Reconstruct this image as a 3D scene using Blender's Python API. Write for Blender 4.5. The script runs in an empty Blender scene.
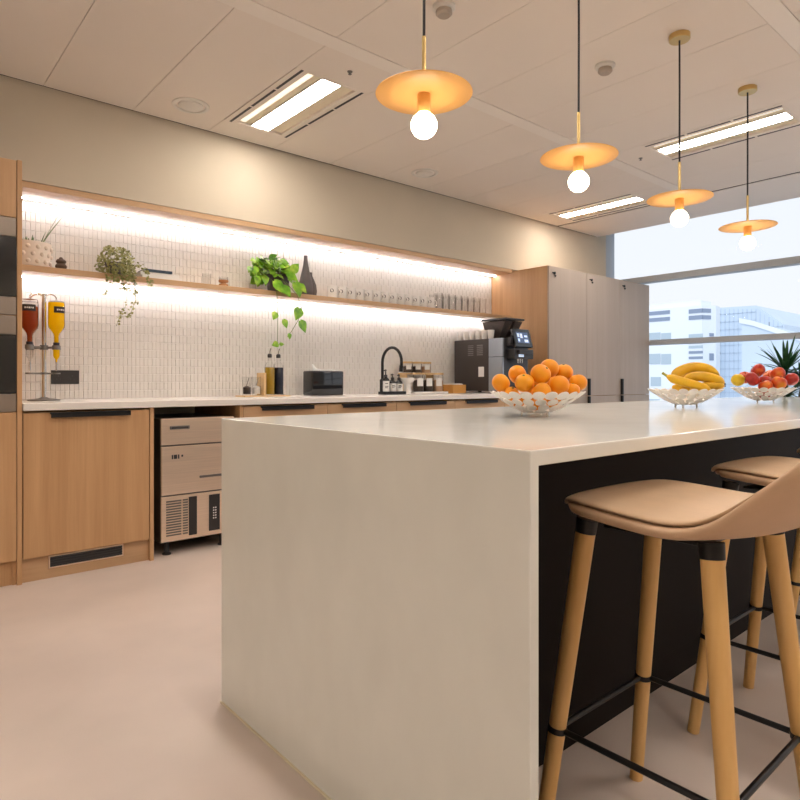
import bpy, bmesh, math, random
from mathutils import Vector, Matrix
random.seed(7)
PI = math.pi
SC = bpy.context.scene
COL = SC.collection

# ------------------------------------------------------------------ materials
def _new(name):
    m = bpy.data.materials.new(name); m.use_nodes = True
    nt = m.node_tree
    b = nt.nodes.get('Principled BSDF')
    return m, nt, b

def mat(name, col, rough=0.5, metal=0.0, spec=0.5, var=0.0, vscale=8.0, bump=0.0, bscale=200.0, coat=0.0, stretch=(1, 1, 1)):
    """plain surface with a little procedural variation in tone and relief"""
    m, nt, b = _new(name)
    b.inputs['Roughness'].default_value = rough
    b.inputs['Metallic'].default_value = metal
    b.inputs['Specular IOR Level'].default_value = spec
    b.inputs['Coat Weight'].default_value = coat
    tc = nt.nodes.new('ShaderNodeTexCoord')
    mp = nt.nodes.new('ShaderNodeMapping'); mp.inputs['Scale'].default_value = stretch
    nt.links.new(tc.outputs['Object'], mp.inputs['Vector'])
    nz = nt.nodes.new('ShaderNodeTexNoise'); nz.inputs['Scale'].default_value = vscale
    nz.inputs['Detail'].default_value = 4
    nt.links.new(mp.outputs[0], nz.inputs['Vector'])
    rp = nt.nodes.new('ShaderNodeValToRGB')
    c = Vector(col[:3])
    lo = c * (1 - var); hi = c * (1 + var)
    rp.color_ramp.elements[0].position = 0.3; rp.color_ramp.elements[0].color = (*lo, 1)
    rp.color_ramp.elements[1].position = 0.7; rp.color_ramp.elements[1].color = (*[min(1, x) for x in hi], 1)
    nt.links.new(nz.outputs['Fac'], rp.inputs['Fac'])
    nt.links.new(rp.outputs['Color'], b.inputs['Base Color'])
    if bump:
        n2 = nt.nodes.new('ShaderNodeTexNoise'); n2.inputs['Scale'].default_value = bscale
        nt.links.new(mp.outputs[0], n2.inputs['Vector'])
        bp = nt.nodes.new('ShaderNodeBump'); bp.inputs['Strength'].default_value = bump
        bp.inputs['Distance'].default_value = 0.002
        nt.links.new(n2.outputs['Fac'], bp.inputs['Height'])
        nt.links.new(bp.outputs['Normal'], b.inputs['Normal'])
    return m

def wood(name, c1, c2, axis='z', rough=0.45, scale=1.0, spec=0.4):
    m, nt, b = _new(name)
    tc = nt.nodes.new('ShaderNodeTexCoord')
    mp = nt.nodes.new('ShaderNodeMapping')
    s = {'x': (0.5, 14, 14), 'y': (14, 0.5, 14), 'z': (14, 14, 0.5)}[axis]
    mp.inputs['Scale'].default_value = [v * scale for v in s]
    nt.links.new(tc.outputs['Object'], mp.inputs['Vector'])
    n1 = nt.nodes.new('ShaderNodeTexNoise'); n1.inputs['Scale'].default_value = 0.8; n1.inputs['Detail'].default_value = 6
    n1.inputs['Distortion'].default_value = 0.6
    n2 = nt.nodes.new('ShaderNodeTexNoise'); n2.inputs['Scale'].default_value = 9; n2.inputs['Detail'].default_value = 3
    nt.links.new(mp.outputs[0], n1.inputs['Vector']); nt.links.new(mp.outputs[0], n2.inputs['Vector'])
    mx = nt.nodes.new('ShaderNodeMath'); mx.operation = 'MULTIPLY_ADD'
    mx.inputs[1].default_value = 0.3
    nt.links.new(n2.outputs['Fac'], mx.inputs[0]); nt.links.new(n1.outputs['Fac'], mx.inputs[2])
    rp = nt.nodes.new('ShaderNodeValToRGB')
    rp.color_ramp.elements[0].position = 0.42; rp.color_ramp.elements[0].color = (*c1, 1)
    rp.color_ramp.elements[1].position = 0.85; rp.color_ramp.elements[1].color = (*c2, 1)
    nt.links.new(mx.outputs[0], rp.inputs['Fac'])
    nt.links.new(rp.outputs['Color'], b.inputs['Base Color'])
    b.inputs['Roughness'].default_value = rough
    b.inputs['Specular IOR Level'].default_value = spec
    return m

def emit(name, col, strength):
    m, nt, b = _new(name)
    b.inputs['Base Color'].default_value = (*col, 1)
    b.inputs['Emission Color'].default_value = (*col, 1)
    b.inputs['Emission Strength'].default_value = strength
    return m

def glass(name, tint=(1, 1, 1), gloss=0.12, rough=0.02, density=1.0):
    """thin clear glass: tinted see-through with a fresnel reflection"""
    m, nt, b = _new(name)
    nt.nodes.remove(b)
    out = nt.nodes.get('Material Output')
    tr = nt.nodes.new('ShaderNodeBsdfTransparent'); tr.inputs['Color'].default_value = (*tint, 1)
    gl = nt.nodes.new('ShaderNodeBsdfGlossy'); gl.inputs['Roughness'].default_value = rough
    lw = nt.nodes.new('ShaderNodeLayerWeight'); lw.inputs['Blend'].default_value = gloss
    mx = nt.nodes.new('ShaderNodeMixShader')
    nt.links.new(lw.outputs['Fresnel'], mx.inputs['Fac'])
    nt.links.new(tr.outputs[0], mx.inputs[1]); nt.links.new(gl.outputs[0], mx.inputs[2])
    nt.links.new(mx.outputs[0], out.inputs['Surface'])
    return m

def two_tone(name, stops, scale, rough=0.4, axis=(1, 1, 1), spec=0.5, sss=0.0):
    m, nt, b = _new(name)
    tc = nt.nodes.new('ShaderNodeTexCoord'); mp = nt.nodes.new('ShaderNodeMapping')
    mp.inputs['Scale'].default_value = axis
    nt.links.new(tc.outputs['Object'], mp.inputs['Vector'])
    oi = nt.nodes.new('ShaderNodeObjectInfo')
    ad = nt.nodes.new('ShaderNodeVectorMath'); ad.operation = 'ADD'
    ml = nt.nodes.new('ShaderNodeVectorMath'); ml.operation = 'SCALE'; ml.inputs['Scale'].default_value = 30
    nt.links.new(oi.outputs['Random'], ml.inputs[0])
    nt.links.new(mp.outputs[0], ad.inputs[0]); nt.links.new(ml.outputs[0], ad.inputs[1])
    nz = nt.nodes.new('ShaderNodeTexNoise'); nz.inputs['Scale'].default_value = scale; nz.inputs['Detail'].default_value = 3
    nt.links.new(ad.outputs[0], nz.inputs['Vector'])
    rp = nt.nodes.new('ShaderNodeValToRGB')
    els = rp.color_ramp.elements
    while len(els) < len(stops): els.new(0.5)
    for e, (p, c) in zip(els, stops): e.position = p; e.color = (*c, 1)
    nt.links.new(nz.outputs['Fac'], rp.inputs['Fac'])
    nt.links.new(rp.outputs['Color'], b.inputs['Base Color'])
    b.inputs['Roughness'].default_value = rough
    b.inputs['Specular IOR Level'].default_value = spec
    return m

M = {}
M['wall'] = mat('wall_paint', (0.585, 0.52, 0.415), 0.85, var=0.02, vscale=3, bump=0.05)
M['ceil'] = mat('ceiling_metal', (0.80, 0.735, 0.67), 0.7, var=0.012, vscale=2)
M['ceilband'] = mat('ceiling_band', (0.84, 0.79, 0.735), 0.7, var=0.01, vscale=2)
M['seam'] = mat('ceiling_void', (0.10, 0.085, 0.07), 0.9)
M['gapshade'] = mat('gap_shade', (0.05, 0.042, 0.036), 0.8)
M['floor'] = mat('floor_microcement', (0.72, 0.625, 0.57), 0.40, var=0.095, vscale=1.5, bump=0.03, bscale=60, spec=0.35)
M['tile'] = mat('tile_ceramic', (0.765, 0.735, 0.70), 0.28, var=0.02, vscale=5, spec=0.45)
M['oak'] = wood('oak_vertical', (0.51, 0.295, 0.14), (0.65, 0.40, 0.21), 'z')
M['oakx'] = wood('oak_horizontal', (0.50, 0.31, 0.165), (0.62, 0.41, 0.24), 'x')
M['oakdaylit'] = wood('oak_daylit_front', (0.41, 0.335, 0.275), (0.455, 0.38, 0.32), 'z')  # same oak as the units, greyed by window light put into the colour
M['oakdark'] = mat('cabinet_inside', (0.10, 0.065, 0.045), 0.7)
M['quartz'] = mat('quartz_white', (0.86, 0.88, 0.845), 0.12, var=0.03, vscale=7, spec=0.65, stretch=(1, 1, .6))
M['worktop'] = mat('worktop_white', (0.85, 0.82, 0.78), 0.25, var=0.015, vscale=10)
M['black'] = mat('black_laminate', (0.014, 0.010, 0.009), 0.6, var=0.05, vscale=4, spec=0.12)
M['blackmetal'] = mat('black_metal', (0.018, 0.018, 0.02), 0.38, metal=0.3, var=0.05)
M['blackgloss'] = mat('black_gloss', (0.012, 0.013, 0.016), 0.08, spec=0.7, var=0.05)
M['blackplastic'] = mat('black_plastic', (0.03, 0.028, 0.03), 0.35, var=0.05)
M['steel'] = mat('brushed_steel', (0.90, 0.73, 0.58), 0.38, metal=0.72, var=0.06, vscale=3, stretch=(1, 1, 40))
M['ovensteel'] = mat('oven_steel', (0.30, 0.25, 0.21), 0.45, metal=0.6, var=0.04)
M['steeldark'] = mat('dark_steel', (0.25, 0.24, 0.23), 0.4, metal=0.9, var=0.05)
M['chrome'] = mat('chrome', (0.7, 0.7, 0.7), 0.15, metal=1.0)
M['alu'] = mat('window_aluminium', (0.40, 0.43, 0.47), 0.5, metal=0.1, var=0.03, vscale=2)
M['brass'] = mat('brushed_brass', (0.62, 0.45, 0.19), 0.35, metal=0.9, var=0.06, vscale=10)
M['disc'] = mat('pendant_disc_copper', (0.86, 0.47, 0.14), 0.5, metal=0.0, var=0.03, vscale=6)
M['cord'] = mat('cord_black', (0.03, 0.03, 0.035), 0.8, bump=0.2)
M['detector'] = mat('detector_plastic', (0.42, 0.36, 0.30), 0.5)
M['whiteplastic'] = mat('white_plastic', (0.74, 0.72, 0.68), 0.5, var=0.01)
M['cream'] = mat('reflector_cream', (0.85, 0.78, 0.62), 0.5, var=0.01)
M['white'] = mat('white_ceramic', (0.84, 0.82, 0.79), 0.22, var=0.01)
M['petal'] = mat('white_lacquer', (0.86, 0.82, 0.77), 0.3, var=0.01)
M['paper'] = mat('white_paper', (0.85, 0.85, 0.84), 0.8, var=0.02)
M['leather'] = mat('tan_leatherette', (0.66, 0.445, 0.285), 0.42, var=0.03, vscale=20, bump=0.12, bscale=500, spec=0.4)
M['leatherpad'] = mat('tan_leatherette_pad', (0.72, 0.52, 0.345), 0.42, var=0.03, vscale=20, bump=0.12, bscale=500, spec=0.4)
M['legwood'] = wood('beech_leg', (0.80, 0.47, 0.16), (0.88, 0.58, 0.25), 'z', rough=0.38)
M['lens'] = emit('lamp_diffuser', (1.0, 0.89, 0.785), 47.0)
M['reflectglow'] = emit('reflector_glow', (1.0, 0.90, 0.72), 1.0)  # glow stands in for lamplight caught by the reflector
M['bulb'] = emit('globe_bulb', (1.0, 0.82, 0.62), 13.0)
M['led'] = emit('led_white', (1.0, 0.945, 0.955), 25.0)
M['pane'] = glass('window_glass', (0.97, 0.985, 1.0), 0.06)
M['glass'] = glass('clear_glass', (0.965, 0.965, 0.965), 0.05)
def liquid(name, col, tr):
    m, nt, b = _new(name)
    b.inputs['Base Color'].default_value = (*col, 1); b.inputs['Roughness'].default_value = .15
    t = nt.nodes.new('ShaderNodeBsdfTranslucent'); t.inputs['Color'].default_value = (*tr, 1)
    mx = nt.nodes.new('ShaderNodeMixShader'); mx.inputs['Fac'].default_value = .65
    nt.links.new(b.outputs[0], mx.inputs[1]); nt.links.new(t.outputs[0], mx.inputs[2])
    nt.links.new(mx.outputs[0], nt.nodes.get('Material Output').inputs['Surface'])
    return m
M['juice_red'] = liquid('red_brown_juice', (0.42, 0.10, 0.03), (0.55, 0.13, 0.03))
M['juice_amber'] = liquid('amber_juice', (0.50, 0.20, 0.06), (0.6, 0.25, 0.08))
M['juice_orange'] = liquid('yellow_juice', (1.0, 0.64, 0.01), (1.0, 0.78, 0.02))
M['oil'] = mat('olive_oil', (0.32, 0.20, 0.012), 0.1, var=0.05)
M['vinegar'] = mat('dark_vinegar', (0.015, 0.018, 0.03), 0.1)
M['label'] = mat('white_label', (0.8, 0.79, 0.77), 0.7)
M['darklabel'] = mat('dark_label', (0.03, 0.025, 0.02), 0.6)
M['ink'] = mat('ink_dark', (0.05, 0.05, 0.055), 0.6)
M['beans'] = mat('dark_beans', (0.06, 0.04, 0.03), 0.5, var=0.4, vscale=120, bump=0.6, bscale=150)
M['oats'] = mat('pale_grain', (0.55, 0.35, 0.22), 0.7, var=0.2, vscale=120, bump=0.5)
M['salt'] = mat('salt', (0.8, 0.8, 0.78), 0.8)
M['lidwood'] = wood('light_wood_lid', (0.60, 0.40, 0.19), (0.72, 0.52, 0.29), 'x')
M['amberwood'] = wood('amber_wood', (0.58, 0.27, 0.06), (0.70, 0.36, 0.10), 'x')
M['vase'] = mat('grey_stoneware', (0.10, 0.085, 0.085), 0.6, var=0.12, vscale=12)
M['potgrey'] = mat('grey_pot', (0.12, 0.105, 0.11), 0.6, var=0.15, vscale=15)
M['stone'] = mat('brown_stone', (0.10, 0.065, 0.045), 0.55, var=0.2)
M['planter'] = mat('cream_planter', (0.80, 0.71, 0.62), 0.55, var=0.04)
M['soil'] = mat('soil', (0.03, 0.02, 0.014), 0.9, var=0.4, vscale=60, bump=0.6)
M['stem'] = mat('plant_stem', (0.16, 0.22, 0.06), 0.6, var=0.1)
M['trunk'] = mat('plant_trunk', (0.20, 0.14, 0.09), 0.8, var=0.2, vscale=20, bump=0.4)
M['pothos'] = two_tone('pothos_leaf', [(0.25, (0.05, 0.19, 0.012)), (0.5, (0.19, 0.42, 0.02)), (0.75, (0.55, 0.68, 0.10))], 16, 0.35)
M['ivy'] = two_tone('small_leaf', [(0.3, (0.15, 0.17, 0.04)), (0.7, (0.46, 0.44, 0.17))], 25, 0.5)
M['agave'] = two_tone('agave_leaf', [(0.3, (0.035, 0.10, 0.035)), (0.7, (0.20, 0.28, 0.11))], 30, 0.45)
M['yucca'] = two_tone('yucca_leaf', [(0.3, (0.010, 0.055, 0.022)), (0.7, (0.05, 0.15, 0.05))], 10, 0.4)
M['orange'] = two_tone('orange_peel', [(0.25, (0.90, 0.29, 0.004)), (0.75, (0.97, 0.42, 0.012))], 14, 0.38)
M['apple_red'] = two_tone('apple_red', [(0.32, (0.34, 0.008, 0.007)), (0.58, (0.52, 0.03, 0.012)), (0.80, (0.74, 0.25, 0.03))], 16, 0.28)
M['apple_blush'] = two_tone('apple_blush', [(0.32, (0.48, 0.022, 0.010)), (0.52, (0.72, 0.11, 0.018)), (0.72, (0.86, 0.40, 0.03))], 14, 0.28)
M['apple_yellow'] = two_tone('apple_yellow', [(0.3, (0.72, 0.46, 0.015)), (0.7, (0.85, 0.60, 0.03))], 14, 0.28)
M['banana'] = two_tone('banana_skin', [(0.25, (0.60, 0.34, 0.008)), (0.55, (0.82, 0.47, 0.012)), (0.8, (0.86, 0.54, 0.02))], 10, 0.45)
M['bananatip'] = mat('banana_tip', (0.07, 0.05, 0.02), 0.7)
M['bananastem'] = mat('banana_stem', (0.45, 0.42, 0.06), 0.6, var=0.1)
M['copper'] = mat('copper_cup', (0.55, 0.27, 0.13), 0.3, metal=0.8)
M['bookblue'] = mat('book_blue', (0.025, 0.055, 0.09), 0.5)
M['machine'] = mat('machine_brown_grey', (0.042, 0.033, 0.029), 0.38, var=0.04)
M['machinesilver'] = mat('machine_silver', (0.34, 0.38, 0.43), 0.35, metal=0.6, var=0.03)
M['screen'] = emit('screen_glow', (0.06, 0.10, 0.20), 0.4)
M['icon'] = emit('screen_icon', (0.62, 0.74, 0.95), 0.55)
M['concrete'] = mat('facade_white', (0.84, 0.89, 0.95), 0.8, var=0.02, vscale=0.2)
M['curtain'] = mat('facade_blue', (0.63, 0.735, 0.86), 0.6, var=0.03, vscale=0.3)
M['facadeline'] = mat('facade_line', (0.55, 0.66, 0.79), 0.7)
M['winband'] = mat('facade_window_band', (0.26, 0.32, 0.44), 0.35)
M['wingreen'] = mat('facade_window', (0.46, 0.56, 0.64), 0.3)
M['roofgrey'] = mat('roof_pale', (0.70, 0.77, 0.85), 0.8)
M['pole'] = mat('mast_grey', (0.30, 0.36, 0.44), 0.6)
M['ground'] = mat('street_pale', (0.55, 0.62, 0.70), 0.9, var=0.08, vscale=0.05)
M['rubber'] = mat('rubber', (0.02, 0.02, 0.02), 0.8)

# ------------------------------------------------------------------ mesh builder
class MB:
    def __init__(self): self.b = bmesh.new()
    def box(self, x0, x1, y0, y1, z0, z1, bev=0.0, seg=2):
        r = bmesh.ops.create_cube(self.b, size=1)
        vs = r['verts']
        for v in vs:
            v.co = Vector((x0 + (v.co.x + .5) * (x1 - x0), y0 + (v.co.y + .5) * (y1 - y0), z0 + (v.co.z + .5) * (z1 - z0)))
        if bev > 0:
            es = list({e for v in vs for e in v.link_edges})
            bmesh.ops.bevel(self.b, geom=es, offset=bev, segments=seg, affect='EDGES', profile=0.5)
        return self
    def cyl(self, p0, p1, r0, r1=None, n=20, cap=True):
        r1 = r0 if r1 is None else r1
        p0 = Vector(p0); p1 = Vector(p1); d = (p1 - p0)
        q = d.to_track_quat('Z', 'Y').to_matrix()
        A = [self.b.verts.new(p0 + q @ Vector((r0 * math.cos(2 * PI * i / n), r0 * math.sin(2 * PI * i / n), 0))) for i in range(n)]
        B = [self.b.verts.new(p1 + q @ Vector((r1 * math.cos(2 * PI * i / n), r1 * math.sin(2 * PI * i / n), 0))) for i in range(n)]
        for i in range(n):
            j = (i + 1) % n; self.b.faces.new((A[i], A[j], B[j], B[i]))
        if cap:
            self.b.faces.new(A[::-1]); self.b.faces.new(B)
        return self
    def lathe(self, prof, c=(0, 0, 0), n=28, close=False):
        """prof: list of (r, z); revolved about z through c"""
        rings = []
        for r, z in prof:
            if r < 1e-6: rings.append([self.b.verts.new((c[0], c[1], c[2] + z))])
            else: rings.append([self.b.verts.new((c[0] + r * math.cos(2 * PI * i / n), c[1] + r * math.sin(2 * PI * i / n), c[2] + z)) for i in range(n)])
        pairs = list(zip(rings, rings[1:]))
        if close: pairs.append((rings[-1], rings[0]))
        for A, B in pairs:
            for i in range(n):
                j = (i + 1) % n
                if len(A) == 1 and len(B) == 1: continue
                if len(A) == 1: self.b.faces.new((A[0], B[j], B[i]))
                elif len(B) == 1: self.b.faces.new((A[i], A[j], B[0]))
                else: self.b.faces.new((A[i], A[j], B[j], B[i]))
        return self
    def tube(self, pts, r, n=10, cap=True):
        """pts: polyline; r: radius or list"""
        pts = [Vector(p) for p in pts]
        rs = r if isinstance(r, (list, tuple)) else [r] * len(pts)
        up = Vector((0, 0, 1)); rings = []
        t0 = (pts[1] - pts[0]).normalized()
        if abs(t0.dot(up)) > .95: up = Vector((1, 0, 0))
        nrm = (up - t0 * up.dot(t0)).normalized()
        for i, p in enumerate(pts):
            t = (pts[min(i + 1, len(pts) - 1)] - pts[max(i - 1, 0)]).normalized()
            nrm = (nrm - t * nrm.dot(t)).normalized(); bn = t.cross(nrm)
            rings.append([self.b.verts.new(p + rs[i] * (nrm * math.cos(2 * PI * k / n) + bn * math.sin(2 * PI * k / n))) for k in range(n)])
        for A, B in zip(rings, rings[1:]):
            for k in range(n):
                j = (k + 1) % n; self.b.faces.new((A[k], A[j], B[j], B[k]))
        if cap: self.b.faces.new(rings[0][::-1]); self.b.faces.new(rings[-1])
        return self
    def sphere(self, c, r, n=20, m=12, sz=1.0):
        prof = [(r * math.sin(PI * i / m) if 0 < i < m else 0, -r * sz * math.cos(PI * i / m)) for i in range(m + 1)]
        return self.lathe(prof, c, n)
    def quad(self, a, b, c, d):
        self.b.faces.new([self.b.verts.new(p) for p in (a, b, c, d)]); return self
    def prism(self, poly, x0, x1, axis='x'):
        """extrude a polygon; axis x: poly in (y,z)"""
        f = {'x': lambda u, p: (u, p[0], p[1]), 'y': lambda u, p: (p[0], u, p[1]), 'z': lambda u, p: (p[0], p[1], u)}[axis]
        A = [self.b.verts.new(f(x0, p)) for p in poly]; B = [self.b.verts.new(f(x1, p)) for p in poly]
        n = len(poly)
        for i in range(n):
            j = (i + 1) % n; self.b.faces.new((A[i], A[j], B[j], B[i]))
        self.b.faces.new(A[::-1]); self.b.faces.new(B)
        return self
    def strap(self, pts, widths, side, fold=0.0):
        """a leaf: centre line pts, half widths, side vectors; fold lowers the mid-rib"""
        rows = []
        for p, w, s in zip(pts, widths, side):
            p = Vector(p); s = Vector(s).normalized()
            rows.append((self.b.verts.new(p - s * w), self.b.verts.new(p - Vector((0, 0, fold * w))), self.b.verts.new(p + s * w)))
        for A, B in zip(rows, rows[1:]):
            for k in (0, 1): self.b.faces.new((A[k], A[k + 1], B[k + 1], B[k]))
        return self
    def heart(self, base, d, nrm, L, W, droop=0.15):
        """heart shaped leaf from its stalk end along d, facing nrm"""
        d = Vector(d).normalized(); nrm = Vector(nrm); nrm = (nrm - d * nrm.dot(d)).normalized(); s = d.cross(nrm)
        base = Vector(base)
        prof = [(-0.10, 0.0, 0.20), (0.02, 0.30, 0.0), (0.22, 0.5, 0), (0.45, 0.46, 0), (0.68, 0.30, 0), (0.87, 0.12, 0), (1.0, 0.0, 0)]
        mid = []; lf = []; rt = []
        for t, w, off in prof:
            cen = base + d * (max(t, 0) * L) - nrm * (droop * L * t * t)
            mid.append(self.b.verts.new(cen))
            lf.append(self.b.verts.new(base + d * t * L - nrm * (droop * L * t * t) + s * (w or off * .6 or 0.001) * W + nrm * W * .12 * w))
            rt.append(self.b.verts.new(base + d * t * L - nrm * (droop * L * t * t) - s * (w or off * .6 or 0.001) * W + nrm * W * .12 * w))
        for i in range(len(prof) - 1):
            self.b.faces.new((mid[i], mid[i + 1], lf[i + 1], lf[i]))
            self.b.faces.new((mid[i + 1], mid[i], rt[i], rt[i + 1]))
        return self
    def build(self, name, m, parent=None, loc=None, smooth=False, angle=40):
        off = wloc(parent) if parent else Vector(loc or (0, 0, 0))
        bmesh.ops.recalc_face_normals(self.b, faces=self.b.faces)
        for v in self.b.verts: v.co -= off
        me = bpy.data.meshes.new(name); self.b.to_mesh(me); self.b.free()
        me.materials.append(m)
        o = bpy.data.objects.new(name, me); COL.objects.link(o)
        if parent: o.parent = parent
        else: o.location = off
        if smooth:
            for p in me.polygons: p.use_smooth = True
            try: me.set_sharp_from_angle(angle=math.radians(angle))
            except Exception: pass
        return o

def wloc(o):
    v = Vector((0, 0, 0))
    while o: v += Vector(o.location); o = o.parent
    return v

def tag(o, label=None, cat=None, group=None, kind=None):
    if label: o['label'] = label
    if cat: o['category'] = cat
    if group: o['group'] = group
    if kind: o['kind'] = kind
    return o

def thing(name, label, cat, loc=(0, 0, 0), group=None):
    o = bpy.data.objects.new(name, None); COL.objects.link(o)
    o.empty_display_size = 0.1
    o.location = loc
    return tag(o, label, cat, group)

def copy_tree(o, parent=None):
    c = o.copy(); COL.objects.link(c)
    if parent: c.parent = parent
    for ch in [x for x in o.children]:
        copy_tree(ch, c)
    return c

def struct(o): o['kind'] = 'structure'; return o

ORD = ['first', 'second', 'third', 'fourth', 'fifth', 'sixth', 'seventh', 'eighth', 'ninth', 'tenth', 'eleventh', 'twelfth', 'thirteenth', 'fourteenth', 'fifteenth']

# ------------------------------------------------------------------ key dimensions (metres; camera above the origin)
CEIL = 2.755
YF = 3.67          # front plane of all kitchen units
YB = 4.11          # face of the upper wall and front edge of the shelf
YT = 4.384         # tiled wall
XL, XR = 0.61, 5.05   # the niche
TOP = 0.925

# ------------------------------------------------------------------ room shell
o = struct(MB().box(-3.2, 7.25, -3.7, 4.6, -0.12, 0).build('floor', M['floor']))
b = MB()
b.box(-3.2, 7.25, YT + 0.012, 4.6, 0, 3.1)
struct(b.build('wall_back', M['wall']))
b = MB()
b.box(-3.2, -0.02, YB, YT, 0, 3.05); b.box(-0.02, 6.83, YB, YT, 2.19, 3.05)
struct(b.build('wall_upper', M['wall']))
struct(MB().box(-3.2, -3.0, -3.7, 4.6, 0, 3.1).build('wall_left', M['wall']))
struct(MB().box(-3.0, 7.25, -3.7, -3.5, 0, 3.1).build('wall_front', M['wall']))
b = MB(); b.box(7.03, 7.25, -3.5, 4.6, 0, 0.30); b.box(7.03, 7.25, -3.5, 4.6, 2.95, 3.1); b.box(7.03, 7.25, 4.26, 4.6, .3, 2.95)
struct(b.build('wall_right', M['wall']))

# tiled splash: small upright tiles, every other one standing proud
b = MB()
b.box(XL, XR, YT + 0.006, YT + 0.012, TOP - 0.03, 2.15)
tw, th = 0.0272, 0.0548
nx = int((XR - XL) / tw); nz = int((2.15 - TOP) / th) + 1
for i in range(nx + 1):
    for j in range(nz):
        x0 = XL + i * tw; x1 = min(x0 + tw - 0.0018, XR); z0 = TOP + j * th; z1 = min(z0 + th - 0.0022, 2.15)
        if x1 - x0 < .004 or z1 - z0 < .004: continue
        p = 0.0055 if (i + j) % 2 else 0.0022
        yf = YT + 0.006 - p; e = 0.0014
        A = [(x0, YT + .006, z0), (x1, YT + .006, z0), (x1, YT + .006, z1), (x0, YT + .006, z1)]
        F = [(x0 + e, yf, z0 + e), (x1 - e, yf, z0 + e), (x1 - e, yf, z1 - e), (x0 + e, yf, z1 - e)]
        va = [b.b.verts.new(v) for v in A]; vf = [b.b.verts.new(v) for v in F]
        b.b.faces.new(vf)
        for k in range(4):
            l = (k + 1) % 4; b.b.faces.new((va[k], va[l], vf[l], vf[k]))
struct(b.build('wall_tiled', M['tile']))

# niche head board (its oak edge frames the niche)
struct(MB().box(XL, XR, YB - 0.004, YT, 2.15, 2.185, bev=0.001).build('trim_1', M['oakx']))

# ceiling: metal planks with bands
FIX = [(2.04, 3.405), (5.54, 3.405), (4.54, 1.84), (1.04, 1.84), (2.04, 0.27), (5.54, 0.27), (-1.46, 0.27), (1.04, -1.26), (4.54, -1.26), (-2.46, 1.84), (2.04, -2.83)]  # later entries are unseen fittings, added to light the room
FW, FL = 0.25, 0.455
b = MB(); bb = MB()
rows = [(2.665, 4.096), (1.115, 2.565), (-0.435, 1.012), (-1.985, -0.538), (-3.5, -2.088)]
g = 0.0013
for (y0, y1) in rows:
    k = 0
    x = 0.787 - 8 * 0.5
    while x < 5.82:
        x0 = max(x, -3.0); x1 = min(x + 0.5, 5.81); cx = x + .25
        fx = [f for f in FIX if abs(f[0] - cx) < 0.1 and y0 < f[1] < y1]
        if x1 - x0 > .02:
            if fx:
                fy = fx[0][1]
                b.box(x0 + g, x1 - g, y0 + g, fy - FL - .001, CEIL, CEIL + .03)
                b.box(x0 + g, x1 - g, fy + FL + .001, y1 - g, CEIL, CEIL + .03)
            else:
                b.box(x0 + g, x1 - g, y0 + g, y1 - g, CEIL, CEIL + .03)
        x += 0.5
for (y0, y1) in [(2.565, 2.665), (1.012, 1.115), (-0.538, -0.435), (-2.088, -1.985)]:
    bb.box(-3.0, 5.81, y0 + g, y1 - g, CEIL - 0.002, CEIL + .03)
bb.box(5.845, 6.62, -3.5, YB - .014, CEIL, CEIL + .19)      # plaster margin by the window
struct(b.build('ceiling', M['ceil']))
cb = struct(bb.build('trim_2', M['ceilband']))
b = MB(); b.box(-3.0, 6.62, -3.5, 4.6, 2.95, 3.1); b.box(6.62, 7.25, -3.5, 4.6, 2.96, 3.1)
struct(b.build('ceiling_void', M['seam']))
b = MB(); b.box(5.811, 5.844, -3.49, 4.09, CEIL + .004, CEIL + .02); b.box(-2.99, 6.61, 4.097, 4.1095, CEIL + .003, CEIL + .02)  # dark strips painting the shade inside the gaps at wall and margin
struct(b.build('gap_shade_strips', M['gapshade']))

# ------------------------------------------------------------------ window
w = thing('window_1', None, None, (7.05, 0.5, 0.30)); w['kind'] = 'structure'
YW0, YJ = -3.4, 4.172
b = MB(); b.box(6.99, 7.13, YJ, YJ + .085, 0.30, 2.945)
b.box(6.99, 7.13, YW0, YJ, 0.30, 0.40); b.box(6.99, 7.13, YW0, YJ, 2.90, 2.945)
b.build('frame', M['alu'], w)
b = MB(); b.box(6.832, 6.94, YJ - .012, YJ + .085, 2.2, 2.945); b.box(6.946, 6.988, YJ - .006, YJ + .085, 2.2, 2.945)
b.build('jamb_lining', M['alu'], w)
for yy in (1.45, -1.4):
    MB().box(6.99, 7.13, yy - .035, yy + .035, 0.40, 2.90, bev=.003).build('mullion', M['alu'], w)
MB().box(7.0, 7.12, YW0, YJ - .001, 2.203, 2.277, bev=.003).build('transom', M['alu'], w)
MB().box(7.0, 7.12, YW0, YJ - .001, 1.462, 1.521, bev=.003).build('transom', M['alu'], w)
for (y0, y1) in ((YW0, -1.435), (-1.365, 1.415), (1.485, YJ - .001)):
    for (z0, z1) in ((.40, 1.462), (1.521, 2.203), (2.277, 2.90)):
        MB().box(7.056, 7.064, y0, y1, z0, z1).build('pane', M['pane'], w)

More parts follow.
